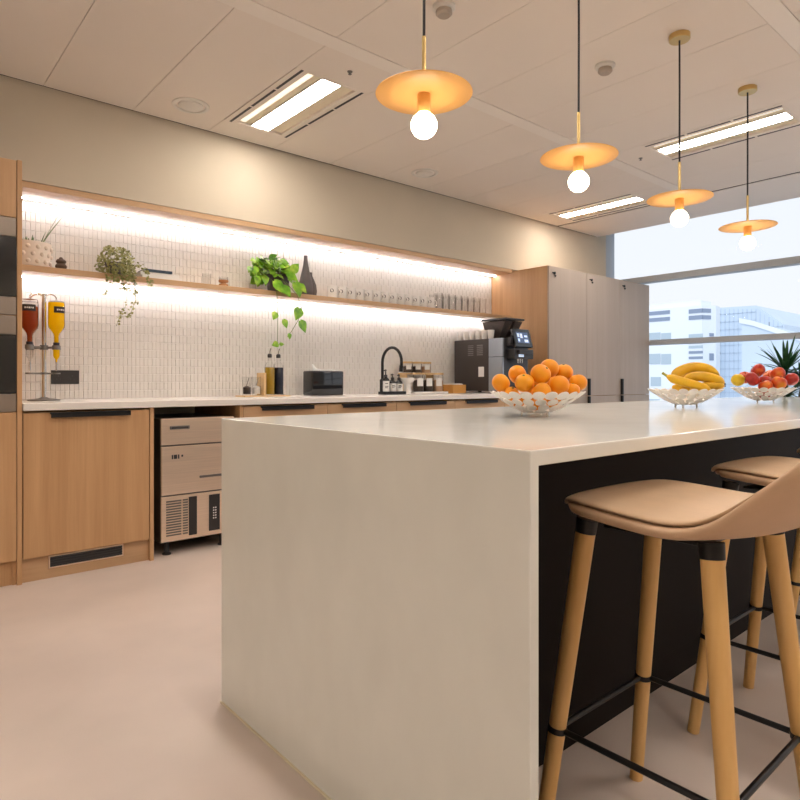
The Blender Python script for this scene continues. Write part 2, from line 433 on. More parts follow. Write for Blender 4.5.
# ------------------------------------------------------------------ ceiling fixtures
def fixture(label):
    t = thing('ceiling_light', label, 'light fitting', (0, 0, 0), 'recessed ceiling lights')
    b = MB()
    for s in (-1, 1):
        xa, xb = sorted((s * .247, s * .165))
        b.box(xa, xb, -FL, FL, 0, .03)
        ya, yb = sorted((s * FL, s * .435)); b.box(-.165, .165, ya, yb, 0, .03)
    b.build('frame', M['ceil'], t)
    MB().box(-.165, .165, -.435, .435, .016, .03).build('reflector', M['cream'], t)
    MB().box(-.068, .068, -.428, .428, .0042, .016).build('lamp_housing', M['whiteplastic'], t)
    MB().box(-.062, .062, -.424, .424, .0036, .0041).build('diffuser', M['lens'], t)
    MB().box(-.150, -.112, -.424, .424, .0145, .016).build('reflector_glow', M['reflectglow'], t)  # glowing strip in place of the lens reflection, not a lamp
    for s in (-1, 1):
        for k in (-1, 0, 1):
            MB().box(s * .207 - .008, s * .207 + .008, k * .305 - .143, k * .305 + .143, -.0015, .004).build('air_slot', M['ink'], t)
    return t
FL_LABELS = {
    0: 'recessed ceiling light above the oak shelf, left of the pendant lamps',
    1: 'recessed ceiling light nearest the window corner, above the tall oak cupboards',
    2: 'long recessed ceiling light behind the right-hand pendant cords near the window'}
proto = None
for i, (x, y) in enumerate(FIX):
    lab = FL_LABELS.get(i, 'unseen recessed ceiling light, added out of view to light the room')
    if proto is None: proto = f = fixture(lab)
    else: f = copy_tree(proto); f['label'] = lab
    f.location = (x, y, CEIL)

def vent(x, y, label, r=.112):
    t = thing('ceiling_speaker', label, 'ceiling speaker', (x, y, CEIL), 'round ceiling discs')
    MB().lathe([(r, 0), (r, -.004), (r * .93, -.008), (r * .80, -.008), (r * .76, -.003), (r * .76, 0)], (x, y, CEIL), 36).build('ring', M['whiteplastic'], t, smooth=True)
    MB().lathe([(0, -.012), (r * .60, -.011), (r * .66, -.007), (r * .66, 0)], (x, y, CEIL), 36).build('disc', M['whiteplastic'], t, smooth=True)
vent(1.54, 3.79, 'round white disc in the ceiling, left of the recessed light above the shelf')
vent(3.50, 3.76, 'round white disc in the ceiling between the two nearest pendants, close to the wall')
def detector(x, y, label, rot=0):
    t = thing('smoke_detector', label, 'smoke detector', (x, y, CEIL))
    MB().lathe([(.052, 0), (.052, -.012), (.045, -.02), (0, -.02)], (x, y, CEIL), 28).build('base', M['whiteplastic'], t, smooth=True)
    MB().lathe([(.036, -.02), (.038, -.036), (.028, -.046), (0, -.047)], (x, y, CEIL), 28).build('sensor', M['detector'], t, smooth=True)
detector(3.05, 1.84, 'white smoke detector on the ceiling between second and third pendant')
detector(2.01, 2.03, 'white smoke detector cut by the top edge of the picture')
def sprink(x, y, label):
    tag(MB().lathe([(0, .001), (.016, .001), (.014, -.003), (.005, -.004), (.004, -.012), (.010, -.014), (.010, -.016), (0, -.017)], (x, y, CEIL), 16).build('ceiling_sprinkler', M['steeldark'], loc=(x, y, CEIL), smooth=True), label, 'sprinkler')
sprink(2.04, 2.80, 'small ceiling sprinkler beside the recessed light left of the first pendant')
sprink(4.53, 2.43, 'small ceiling sprinkler between the two right-hand recessed lights')

# ------------------------------------------------------------------ pendants
def pendant():
    t = thing('pendant_lamp', '', 'pendant lamp', (0, 0, 0), 'disc pendant lamps over the island')
    MB().lathe([(0, 0), (.05, 0), (.05, -.024), (.047, -.027), (0, -.027)], n=32).build('ceiling_rose', M['brass'], t, smooth=True)
    zd = 1.945 - CEIL
    MB().tube([(0, 0, -.027), (0.0015, 0, -.25), (0, 0, zd + .175)], .0045, 10).build('cord', M['cord'], t, smooth=True)
    MB().cyl((0, 0, zd + .18), (0, 0, zd + .004), .0065, n=14).build('stem', M['brass'], t, smooth=True)
    MB().lathe([(0, .005), (.06, .005), (.120, .0045), (.152, .001), (.153, -.001), (.150, -.003), (.10, -.0025), (0, -.002)], (0, 0, zd), 56).build('disc_shade', M['disc'], t, smooth=True)
    MB().lathe([(0, -.002), (.0195, -.002), (.0205, -.006), (.0205, -.058), (.018, -.062), (0, -.062)], (0, 0, zd), 24).build('lamp_holder', M['disc'], t, smooth=True)
    MB().lathe([(0.011, -.056), (.015, -.058), (.022, -.063), (.034, -.075), (.041, -.090), (.042, -.099), (.040, -.113), (.031, -.128), (.018, -.137), (0, -.140)], (0, 0, zd), 28).build('bulb', M['bulb'], t, smooth=True)
    return t
plabs = ['brass disc pendant lamp with globe bulb, nearest and leftmost of the four',
         'brass disc pendant lamp with globe bulb, second from the left',
         'brass disc pendant lamp with globe bulb, third from the left, whole cord in view',
         'brass disc pendant lamp with globe bulb, farthest right in front of the window']
pp = pendant()
for i, x in enumerate((1.337, 2.19, 3.065, 3.92)):
    t = pp if i == 0 else copy_tree(pp)
    t['label'] = plabs[i]; t.location = (x, 1.44, CEIL)

# ------------------------------------------------------------------ island
IX0, IX1, IY0, IY1, IZ = 0.876, 5.28, 0.673, 1.908, 0.919
t = thing('kitchen_island', 'long white quartz island with waterfall end and black panelled side', 'island', (3.08, 1.29, 0))
b = MB()
sl, wf = .029, .026
prof = [(IX0, 0.004), (IX0, IZ), (IX1, IZ), (IX1, 0.004), (IX1 - wf, 0.004), (IX1 - wf, IZ - sl), (IX0 + wf, IZ - sl), (IX0 + wf, 0.004)]
b.prism(prof, IY0, IY1, 'y')
wt = b.build('worktop', M['quartz'], t)
bv = wt.modifiers.new('edge', 'BEVEL'); bv.width = .003; bv.segments = 3; bv.limit_method = 'ANGLE'
MB().box(IX0 + wf, IX1 - wf, 1.025, IY1 - .01, 0.10, IZ - sl, bev=.001).build('base_panel', M['black'], t)
MB().box(IX0 + wf, IX1 - wf, 1.029, IY1 - .03, 0.0, 0.099).build('plinth', M['black'], t)
MB().box(IX0 + wf, IX0 + wf + .004, IY0 + .012, 1.025, 0.004, IZ - sl - .0005).build('end_lining', M['black'], t)
for xa, xb in ((IX0 - .004, IX0 + wf), (IX1 - wf, IX1 + .004)):
    MB().box(xa, xb, IY0 - .003, IY1 + .003, 0, .004).build('sealant', M['cream'], t)

# ------------------------------------------------------------------ bar stools
def stool():
    t = thing('bar_stool', '', 'bar stool', (0, 0, 0), 'tan bar stools along the island')
    # seat surface: (y, z, half width, edge rise, edge forward)
    P = [(.190, .752, .120, 0, -.02), (.197, .766, .156, 0, -.03), (.180, .779, .186, 0.000, -.024), (.130, .784, .212, .001, -.006), (.060, .780, .226, .001, 0), (-.03, .772, .231, .003, 0),
         (-.10, .766, .231, .007, 0), (-.165, .770, .230, .026, .006), (-.220, .786, .227, .052, .014), (-.270, .816, .223, .062, .022), (-.314, .860, .217, .055, .026), (-.347, .912, .206, .036, .024), (-.368, .958, .180, .008, .016), (-.376, .976, .145, -.008, .010)]
    def grid(i0, i1, vmax, lift, nv=13):
        b = MB(); rows = []
        for (y, z, wd, er, ef) in P[i0:i1]:
            row = []
            for k in range(nv):
                v = -vmax + 2 * vmax * k / (nv - 1); a = abs(v) ** 3
                row.append(Vector((wd * v, y + ef * a, z + er * a)))
            rows.append(row)
        # lift along the surface normal
        R = len(rows); out = []
        for i in range(R):
            r = []
            for k in range(nv):
                du = rows[min(i + 1, R - 1)][k] - rows[max(i - 1, 0)][k]
                dv = rows[i][min(k + 1, nv - 1)] - rows[i][max(k - 1, 0)]
                n = dv.cross(du).normalized()
                if n.z < -0.2 or (abs(n.z) <= .2 and n.y < 0 and i > 3): n = -n
                if i < 2 and n.y < 0: n = -n
                r.append((rows[i][k], n))
            out.append(r)
        return b, out
    def slab(name, i0, i1, vmax, lo, hi, m):
        b, G = grid(i0, i1, vmax, 0)
        R, K = len(G), len(G[0])
        top = [[b.b.verts.new(p + n * (hi[i] if isinstance(hi, list) else hi)) for p, n in r] for i, r in enumerate(G)]
        bot = [[b.b.verts.new(p + n * lo) for p, n in r] for r in G]
        for i in range(R - 1):
            for k in range(K - 1):
                b.b.faces.new((top[i][k], top[i][k + 1], top[i + 1][k + 1], top[i + 1][k]))
                b.b.faces.new((bot[i][k], bot[i + 1][k], bot[i + 1][k + 1], bot[i][k + 1]))
        ring = [(0, k) for k in range(K)] + [(i, K - 1) for i in range(1, R)] + [(R - 1, k) for k in range(K - 2, -1, -1)] + [(i, 0) for i in range(R - 2, 0, -1)]
        for (a, c), (d, e) in zip(ring, ring[1:] + ring[:1]):
            b.b.faces.new((top[a][c], bot[a][c], bot[d][e], top[d][e]))
        o = b.build(name, m, t, smooth=True, angle=180)
        s = o.modifiers.new('smooth', 'SUBSURF'); s.levels = 2; s.render_levels = 2
        return o
    slab('seat_shell', 0, 14, 1.0, -.024, .0, M['leather'])
    slab('seat_pad', 1, 11, .955, .0, [.012] * 7 + [.009, .005, .002], M['leatherpad'])
    b = MB()
    b.box(-.125, .125, -.115, .10, .726, .734, bev=.003)
    b.cyl((0, 0, .73), (0, 0, .745), .10, n=24)
    b.build('under_frame', M['blackmetal'], t)
    tops = .715
    def lp(sx, sy, z):
        f = 1 - z / tops
        tx, ty = .151, (.127 if sy > 0 else .137)
        return Vector((sx * (tx + (.208 - tx) * f), sy * (ty + (.207 - ty) * f), z))
    zf = .287
    for sx in (-1, 1):
        for sy in (-1, 1):
            lg = MB().cyl(lp(sx, sy, 0.0), lp(sx, sy, tops), .0165, .0210, n=22).build('leg', M['legwood'], t, smooth=True)
            MB().cyl(lp(sx, sy, tops), lp(sx, sy, tops + .03), .0218, .0228, n=22).build('leg_socket', M['blackmetal'], lg, smooth=True)
    b = MB()
    cs = [lp(sx, sy, zf) for sx, sy in ((-1, -1), (1, -1), (1, 1), (-1, 1))]
    for a, c in zip(cs, cs[1:] + cs[:1]):
        d = (c - a).normalized(); b.cyl(a + d * .021, c - d * .021, .0065, n=12)
    for sx in (-1, 1):
        for sy in (-1, 1):
            b.cyl(lp(sx, sy, zf - .006), lp(sx, sy, zf + .006), .0208, n=22)
    b.build('footrest', M['blackmetal'], t, smooth=True)
    return t
sp = stool()
slabs = ['tan bar stool nearest the viewer, with pale wooden legs and black footrest',
         'second tan bar stool from the viewer, seat half hidden behind the nearest stool',
         'farthest tan bar stool, of which only a leg shows under the island']
for i in range(3):
    t = sp if i == 0 else copy_tree(sp)
    t['label'] = slabs[i]; t.location = (1.325 + .747 * i, .628, 0)

# ------------------------------------------------------------------ kitchen units
HND = M['blackmetal']
def handle(parent, x, z=.878, L=.40):
    b = MB(); b.box(x - L / 2, x + L / 2, YF - .026, YF - .001, z - .013, z - .003, bev=.002)
    b.box(x - L / 2, x + L / 2, YF - .026, YF - .020, z - .03, z - .004, bev=.002)
    return b.build('handle', HND, parent)

# tall oven tower at the left
t = thing('oven_tower_cabinet', 'tall oak cabinet at the left edge holding two built-in ovens', 'cabinet', (.29, 4.0, 0))
b = MB(); b.box(-.01, .004, YF + .022, YT, .0, 2.163); b.box(.57, .587, YF + .022, YT, .0, 2.163); b.box(.004, .57, YF + .4, YT, .0, 2.163)
for z in (.12, .882, 1.369, 1.862, 2.147): b.box(.004, .57, YF + .022, YF + .4, z, z + .012)
b.build('carcass', M['oak'], t)
MB().box(.588, .610, YF, YT, 0, 2.165, bev=.001).build('end_panel', M['oak'], t)
MB().box(-.01, .585, YF, YF + .02, 1.870, 2.160, bev=.001).build('door', M['oak'], t)
MB().box(-.01, .585, YF, YF + .02, .127, .880, bev=.001).build('door', M['oak'], t)
MB().box(-.01, .587, YF + .03, YF + .045, 0, .119).build('plinth', M['oak'], t)
def oven(z0, z1, label):
    t = thing('built_in_oven', label, 'oven', (.29, YF, z0), 'built-in ovens')
    MB().box(.008, .566, YF + .03, YF + .39, z0 + .012, z1 - .008).build('body', M['steeldark'], t)
    b = MB(); b.box(-.006, .585, YF + .004, YF + .026, z1 - .095, z1, bev=.002)
    b.build('control_panel', M['ovensteel'], t)
    d = MB().box(-.006, .585, YF - .002, YF + .026, z0 + .092, z1 - .098, bev=.002).build('door', M['blackgloss'], t)
    b = MB(); b.box(.06, .44, YF - .04, YF - .028, z1 - .128, z1 - .116, bev=.003)
    for x in (.09, .41): b.box(x - .006, x + .006, YF - .03, YF - .001, z1 - .127, z1 - .117)
    b.build('handle', M['steel'], d)
    MB().box(-.006, .585, YF + .002, YF + .026, z0, z0 + .089, bev=.002).build('lower_trim', M['ovensteel'], t)
oven(1.376, 1.868, 'upper black glass built-in oven with steel trims at left edge')
oven(.884, 1.371, 'lower black glass built-in oven with steel trims at left edge')

# integrated appliance cabinet with a plinth grille
t = thing('base_cabinet', 'oak base cabinet with wide plain door and vent grille in its plinth', 'cabinet', (.93, 4.0, 0))
b = MB(); b.box(.613, .625, YF + .05, YT, 0.0, .885); b.box(1.236, 1.248, YF + .05, YT, .0, .885); b.box(.625, 1.236, YF + .05, YT, .11, .125); b.box(.625, 1.236, YF + .3, YF + .31, .115, .885)
b.build('carcass', M['oak'], t)
d = MB().box(.615, 1.246, YF, YF + .02, .127, .876, bev=.001).build('door', M['oak'], t)
handle(d, .937)
MB().box(1.250, 1.272, YF, YT, 0, .886, bev=.001).build('end_panel', M['oak'], t)
pl = MB().box(.612, 1.249, YF + .03, YF + .045, 0, .125).build('plinth', M['oakx'], t)
b = MB()
gx0, gx1, gz0, gz1 = .735, 1.11, .052, .118
b.box(gx0, gx1, YF + .022, YF + .0295, gz0, gz0 + .006); b.box(gx0, gx1, YF + .022, YF + .0295, gz1 - .006, gz1)
b.box(gx0, gx0 + .006, YF + .022, YF + .0295, gz0, gz1); b.box(gx1 - .006, gx1, YF + .022, YF + .0295, gz0, gz1)
gr = b.build('grille', M['steel'], pl)
b = MB(); b.box(gx0 + .006, gx1 - .006, YF + .0275, YF + .0297, gz0 + .006, gz1 - .006)
for k in range(4): b.box(gx0 + .006, gx1 - .006, YF + .021, YF + .0275, gz0 + .010 + k * .0135, gz0 + .016 + k * .0135)
b.build('louvres', M['ink'], gr)

# five drawer units right of the ice machine
bw = (5.05 - 1.834) / 5
BL = ['oak drawer unit right of the ice machine, under the oil bottles', 'oak drawer unit under the black box dispenser', 'oak drawer unit under the black tap', 'oak drawer unit under the storage jars, left of the coffee machine', 'oak drawer unit under the coffee machine, behind the orange bowl']
for i in range(5):
    x0 = 1.834 + bw * i; x1 = x0 + bw
    t = thing('drawer_unit', BL[i], 'cabinet', ((x0 + x1) / 2, 4.0, 0), 'oak drawer units below the worktop')
    b = MB(); b.box(x0 + .001, x0 + .015, YF + .022, YT, 0.0, .885); b.box(x1 - .015, x1 - .001, YF + .022, YT, 0.0, .885); b.box(x0 + .015, x1 - .015, YF + .3, YF + .31, .12, .885)
    if i == 0: b.box(1.811, 1.833, YF, YT, 0, .886)
    b.build('carcass', M['oak'], t)
    for z0, z1 in ((.127, .40), (.404, .64), (.644, .876)):
        d = MB().box(x0 + .002, x1 - .002, YF, YF + .02, z0, z1, bev=.001).build('drawer', M['oakx'], t)
        handle(d, (x0 + x1) / 2, z1 + .002 - .012 * (z1 < .8))
    MB().box(x0 + .015, x1 - .015, YF + .03, YF + .045, 0, .118).build('plinth', M['oakx'], t)

# worktop
tag(MB().box(XL + .001, XR - .001, YF - .022, YT - .001, .887, TOP, bev=.003, seg=2).build('worktop', M['worktop'], loc=(2.83, 4.0, .887)), 'long white worktop along the tiled wall above the oak units', 'worktop')

# open shelf
tag(MB().box(XL + .001, XR - .001, YB + .01, YT - .001, 1.675, 1.710, bev=.001).build('wall_shelf', M['oakx'], loc=(2.83, 4.25, 1.675)), 'long open oak shelf across the tiled wall', 'shelf')
for z, lab in ((2.150, 'white LED strip under the top board of the niche'), (1.675, 'white LED strip under the oak shelf')):
    t = thing('led_strip', lab, 'light strip', (2.83, YT - .06, z - .012))
    MB().box(XL + .01, XR - .01, YT - .075, YT - .052, z - .004, z - .0005).build('channel', M['alu'], t)
    MB().box(XL + .012, XR - .012, YT - .073, YT - .054, z - .010, z - .004).build('diffuser', M['led'], t)

# tall cupboards on the right
tw3 = (7.01 - 5.05) / 3
TL = ['first tall oak cupboard from the left, its plain side facing the coffee machine', 'middle tall oak cupboard of the three beside the window', 'last tall oak cupboard, next to the window']
for i in range(3):
    x0 = 5.05 + tw3 * i; x1 = x0 + tw3
    t = thing('tall_cupboard', TL[i], 'cabinet', ((x0 + x1) / 2, 4.0, 0), 'tall oak cupboards by the window')
    b = MB(); b.box(x0, x0 + .02, YF + .002 if i == 0 else YF + .022, YT, 0, 2.167); b.box(x1 - .02, x1 - .0005, YF + .022, YT, 0, 2.167)
    b.box(x0 + .02, x1 - .02, YF + .022, YT, 2.149, 2.167); b.box(x0 + .02, x1 - .02, YF + .4, YF + .41, 0, 2.149)
    b.build('carcass', M['oak'], t)
    for (z0, z1) in ((.887, 2.164), (.127, .883)):
        d = MB().box(x0 + (.0 if i == 0 else .002), x1 - .002, YF - .018, YF + .001, z0, z1, bev=.001).build('door', M['oakdaylit'], t)
        up = z0 > .5
        hz = (.89, 1.065) if up else (.705, .88)
        b = MB(); b.box(x0 + .012, x0 + .034, YF - .046, YF - .040, hz[0], hz[1], bev=.001); b.box(x0 + .012, x0 + .017, YF - .041, YF - .0185, hz[0], hz[1])
        b.build('handle', HND, d)
        if up:
            b = MB(); b.cyl((x0 + .085, YF - .030, 2.10), (x0 + .085, YF - .0185, 2.10), .012, n=16); b.cyl((x0 + .10, YF - .026, 2.075), (x0 + .10, YF - .0185, 2.075), .010, n=16)
            b.box(x0 + .05, x0 + .085, YF - .026, YF - .019, 2.095, 2.107, bev=.001)
            b.build('lock', M['blackmetal'], d)
    MB().box(x0 + .02, x1 - .02, YF + .03, YF + .045, 0, .12).build('plinth', M['oakdaylit'], t)

# ------------------------------------------------------------------ ice machine
mx0, mx1, my = 1.325, 1.775, 3.70
t = thing('ice_machine', 'stainless steel undercounter ice machine in the gap below the worktop', 'ice machine', (1.55, my, 0))
MB().box(mx0, mx1, my + .016, my + .58, .078, .815, bev=.004).build('body', M['steeldark'], t)
d = MB().box(mx0 - .004, mx1 + .004, my - .012, my + .015, .660, .817, bev=.004).build('lid', M['steel'], t)
b = MB(); b.box(mx0 + .045, mx0 + .165, my - .019, my - .0125, .752, .772, bev=.003)
b.build('handle', M['steeldark'], d)
MB().box(mx0 + .055, mx0 + .155, my - .0195, my - .019, .757, .766).build('grip_recess', M['ink'], d)
d = MB().box(mx0, mx1, my - .006, my + .015, .362, .650, bev=.004).build('front_panel', M['steel'], t)
b = MB(); b.box(mx0 + .06, mx0 + .068, my - .0075, my - .006, .575, .60); b.box(mx0 + .072, mx0 + .092, my - .0075, my - .006, .575, .60); b.box(mx0 + .097, mx0 + .105, my - .0075, my - .006, .575, .60); b.box(mx0 + .118, mx0 + .128, my - .0075, my - .006, .585, .597)
b.build('badge', M['ink'], d)
b = MB(); b.box(mx0 + .23, mx1 - .04, my - .013, my - .006, .447, .461, bev=.002)
b.build('pull_slot', M['steeldark'], d)
g_ = MB().box(mx0, mx1, my - .002, my + .015, .085, .352, bev=.003).build('grille_panel', M['steel'], t)
b = MB()
for k in range(14): b.box(mx0 + .028, mx0 + .118, my - .0055, my - .0022, .118 + k * .0155, .126 + k * .0155)
for k in range(14): b.box(mx0 + .128, mx0 + .158, my - .0055, my - .0022, .118 + k * .0155, .126 + k * .0155)
b.build('louvres', M['steeldark'], g_)
MB().box(mx0 + .165, mx0 + .215, my - .006, my - .0022, .105, .338, bev=.001).build('dark_strip', M['blackplastic'], g_)
c_ = MB().box(mx0 + .292, mx0 + .362, my - .006, my - .0022, .112, .335, bev=.001).build('control_panel', M['blackplastic'], g_)
b = MB()
for k in range(5):
    b.box(mx0 + .317, mx0 + .325, my - .0068, my - .0062, .185 + k * .016, .193 + k * .016); b.box(mx0 + .330, mx0 + .339, my - .0068, my - .0062, .185 + k * .016, .193 + k * .016)
b.build('control_marks', M['label'], c_)
for x in (mx0 + .05, mx1 - .05):
    for y in (my + .05, my + .5):
        MB().lathe([(0, 0), (.026, 0), (.026, .008), (.014, .014), (.014, .078), (0, .078)], (x, y, 0), 18).build('foot', M['blackplastic'], t, smooth=True)

# ------------------------------------------------------------------ wall socket
t = thing('double_socket', 'black double socket plate on the tiles beside the juice dispenser', 'socket', (.965, YT, 1.065))
MB().box(.884, 1.045, YT - .012, YT - .0002, 1.021, 1.108, bev=.003).build('plate', M['blackplastic'], t)
for x in (.925, 1.004):
    b = MB(); b.box(x - .012, x - .008, YT - .0135, YT - .012, 1.045, 1.056); b.box(x + .008, x + .012, YT - .0135, YT - .012, 1.045, 1.056); b.box(x - .003, x + .003, YT - .0135, YT - .012, 1.066, 1.078)
    b.build('pin_holes', M['ink'], t)

# ------------------------------------------------------------------ juice dispenser and bottles
px_, py_ = .792, 4.10
t = thing('bottle_dispenser', 'chrome rotating bottle stand on the worktop by the ovens', 'dispenser', (px_, py_, TOP))
MB().lathe([(0, 0), (.085, 0), (.085, .008), (.03, .014), (.014, .022), (0, .022)], (px_, py_, TOP), 32).build('base', M['steeldark'], t, smooth=True)
MB().cyl((px_, py_, TOP + .02), (px_, py_, 1.545), .0125, n=20).build('pole', M['chrome'], t, smooth=True)
BP = [(-.082, -.045), (.058, -.03), (-.058, .078)]
b = MB()
for dx, dy in BP:
    L = math.hypot(dx, dy); ux, uy = dx / L, dy / L
    pts = [(px_ + ux * .006, py_ + uy * .006, 1.535 - .03)]
    for k in range(9):
        a = PI * k / 8
        pts.append((px_ + ux * (L / 2 - L / 2 * math.cos(a)), py_ + uy * (L / 2 - L / 2 * math.cos(a)), 1.515 + .03 * math.sin(a)))
    b.tube(pts, .0035, 8)
b.build('spring_arms', M['chrome'], t, smooth=True)
b = MB(); b.cyl((px_, py_, 1.222), (px_, py_, 1.248), .022, n=20)
for dx, dy in BP:
    b.cyl((px_, py_, 1.235), (px_ + dx * .72, py_ + dy * .72, 1.235), .007, n=10)
    b.lathe([(.018, -.012), (.023, -.012), (.023, .012), (.018, .012)], (px_ + dx, py_ + dy, 1.235), 20, close=True)
b.build('bottle_holder', M['steeldark'], t, smooth=True)
b = MB(); b.cyl((px_, py_, 1.078), (px_, py_, 1.09), .02, n=18)
for dx, dy in BP:
    b.cyl((px_, py_, 1.084), (px_ + dx * .8, py_ + dy * .8, 1.084), .005, n=10)
    b.lathe([(.017, -.004), (.021, -.004), (.021, .004), (.017, .004)], (px_ + dx, py_ + dy, 1.084), 18, close=True)
b.build('glass_rest', M['steeldark'], t, smooth=True)
JUICE = [('juice_red', 'upside-down bottle of dark red juice, left side of the chrome stand', .80), ('juice_orange', 'upside-down bottle of yellow juice, right side of the chrome stand', 1.0), ('juice_amber', 'upside-down bottle of amber juice, at the back of the chrome stand', .85)]
for (dx, dy), (jm, lab, fill) in zip(BP, JUICE):
    x, y = px_ + dx, py_ + dy
    t = thing('juice_bottle', lab, 'bottle', (x, y, 1.16), 'upside-down juice bottles')
    MB().lathe([(.0135, 1.25), (.0135, 1.30), (.017, 1.315), (.040, 1.350), (.0435, 1.368), (.0435, 1.490), (.039, 1.504), (0, 1.510)], (x, y, 0), 28).build('bottle_glass', M['glass'], t, smooth=True)
    zt = 1.33 + (1.498 - 1.33) * (fill if fill < 1 else 1)
    MB().lathe([(0, 1.252), (.0115, 1.252), (.0115, 1.301), (.015, 1.316), (.038, 1.352), (.0415, 1.370), (.0415, zt - .004), (.038, zt), (0, zt)], (x, y, 0), 28).build('juice', M[jm], t, smooth=True)
    MB().cyl((x, y, 1.24), (x, y, 1.264), .0168, n=20).build('cap', M['blackplastic'], t, smooth=True)
    MB().lathe([(0, 1.150), (.004, 1.150), (.006, 1.165), (.0155, 1.182), (.017, 1.192), (.017, 1.238), (0, 1.239)], (x, y, 0), 22).build('measure_chamber', M[jm] if jm == 'juice_orange' else M['glass'], t, smooth=True)
    MB().cyl((x, y, 1.10), (x, y, 1.150), .0045, n=10).build('spout', M['chrome'], t, smooth=True)
    b = MB()                                  # dark label wrapped on the side towards the room
    c0 = -PI / 2 - .25 if dx < 0 else -PI / 2 + .35
    R = .0441; n = 10; r0 = []; r1 = []
    z0, z1 = (1.435, 1.472)
    for k in range(n + 1):
        a = c0 - .85 + 1.7 * k / n
        r0.append(b.b.verts.new((x + R * math.cos(a), y + R * math.sin(a), z0))); r1.append(b.b.verts.new((x + R * math.cos(a), y + R * math.sin(a), z1)))
    for k in range(n): b.b.faces.new((r0[k], r0[k + 1], r1[k + 1], r1[k]))
    lb = b.build('label_band', M['darklabel'], t, smooth=True)
    b = MB(); R = .0444
    for k, (a0, a1) in enumerate(((-.5, -.32), (-.24, -.1), (-.02, .18), (.26, .34), (.42, .55))):
        p = [(x + R * math.cos(c0 + a), y + R * math.sin(c0 + a)) for a in (a0, a1)]
        zz = 1.450 if k % 2 else 1.449
        b.quad((*p[0], zz), (*p[1], zz), (*p[1], 1.458), (*p[0], 1.458))
    b.build('lettering', M['label'], lb)

# ------------------------------------------------------------------ worktop things
tr = tag(MB().box(2.05, 2.42, 4.075, 4.23, TOP + .0005, TOP + .010, bev=.003).build('wooden_tray', M['lidwood'], loc=(2.23, 4.15, TOP)), 'thin pale wooden tray under the glasses and oil bottles', 'tray')
def tumbler(name, x, y, z, r, h, parent=None, loc=None, m=None):
    b = MB().lathe([(0, 0), (r * .86, 0), (r * .9, .003), (r, h), (r - .0022, h), (r * .9 - .003, .010), (0, .009)], (x, y, z), 24)
    return b.build(name, m or M['glass'], parent, loc, smooth=True)
for x, mm, lab, part in ((2.102, 'beans', 'glass tumbler of dark peppercorns on the wooden tray', 'peppercorns'), (2.178, 'salt', 'glass tumbler of white salt on the wooden tray', 'salt')):
    t = thing('glass_tumbler', lab, 'glass', (x, 4.15, TOP + .0105))
    tumbler('glass', x, 4.15, TOP + .0105, .033, .135, t)
    MB().lathe([(0, .0105), (.0265, .0105), (.0282, .058), (.015, .066), (0, .070)], (x, 4.15, TOP + .0105), 20).build(part, M[mm], t, smooth=True)
    MB().tube([(x - .01, 4.155, TOP + .05), (x + .018, 4.15, TOP + .14)], .003, 8).build('spoon', M['steeldark'], t, smooth=True)
tag(MB().box(2.212, 2.232, 4.10, 4.21, TOP + .0105, 1.10, bev=.002).build('cutting_board', M['lidwood'], loc=(2.22, 4.15, TOP + .0105)), 'small pale wooden board standing on edge beside the oil bottle', 'board')
def bottle(name, x, y, z, lab, liquid, cat='bottle'):
    t = thing(name, lab, cat, (x, y, z))
    MB().lathe([(0, 0), (.035, 0), (.037, .004), (.037, .205), (.034, .222), (.018, .245), (.0135, .262), (.0135, .292), (0, .292)], (x, y, z), 28).build('bottle_glass', M['glass'], t, smooth=True)
    MB().lathe([(0, .006), (.0345, .006), (.0345, .198), (.032, .206), (0, .207)], (x, y, z), 28).build('liquid', M[liquid], t, smooth=True)
    MB().lathe([(.014, .278), (.0165, .282), (.0165, .30), (.012, .306), (0, .306)], (x, y, z), 18).build('stopper', M['blackplastic'], t, smooth=True)
    MB().tube([(x, y, z + .304), (x, y - .002, z + .325), (x + .004, y - .008, z + .348)], [.0055, .0045, .004], 10).build('pourer', M['chrome'], t, smooth=True)
bottle('oil_bottle', 2.282, 4.14, TOP + .0105, 'tall glass bottle of golden olive oil on the wooden tray', 'oil')
bottle('vinegar_bottle', 2.366, 4.16, TOP + .0105, 'tall glass bottle of dark vinegar on the wooden tray', 'vinegar')

t = thing('napkin_dispenser', 'glossy black box dispenser with white paper poking out of its top', 'dispenser', (2.775, 4.16, TOP))
MB().box(2.622, 2.920, 4.09, 4.23, TOP + .001, 1.120, bev=.012, seg=4).build('box', M['blackgloss'], t, smooth=True)
b = MB(); n = 14
rowa = []; rowb = []
for k in range(n + 1):
    u = k / n; x = 2.64 + .24 * u
    zt = 1.124 + .034 * math.exp(-((u - .02) / .13) ** 2) + .014 * (1 - u)
    rowa.append((x, 4.12 + .012 * math.sin(u * 9), 1.110)); rowb.append((x - .008, 4.115 + .02 * math.sin(u * 7), zt))
for k in range(n):
    b.quad(rowa[k], rowa[k + 1], rowb[k + 1], rowb[k])
p_ = b.build('paper', M['paper'], t, smooth=True)
s_ = p_.modifiers.new('thick', 'SOLIDIFY'); s_.thickness = .010

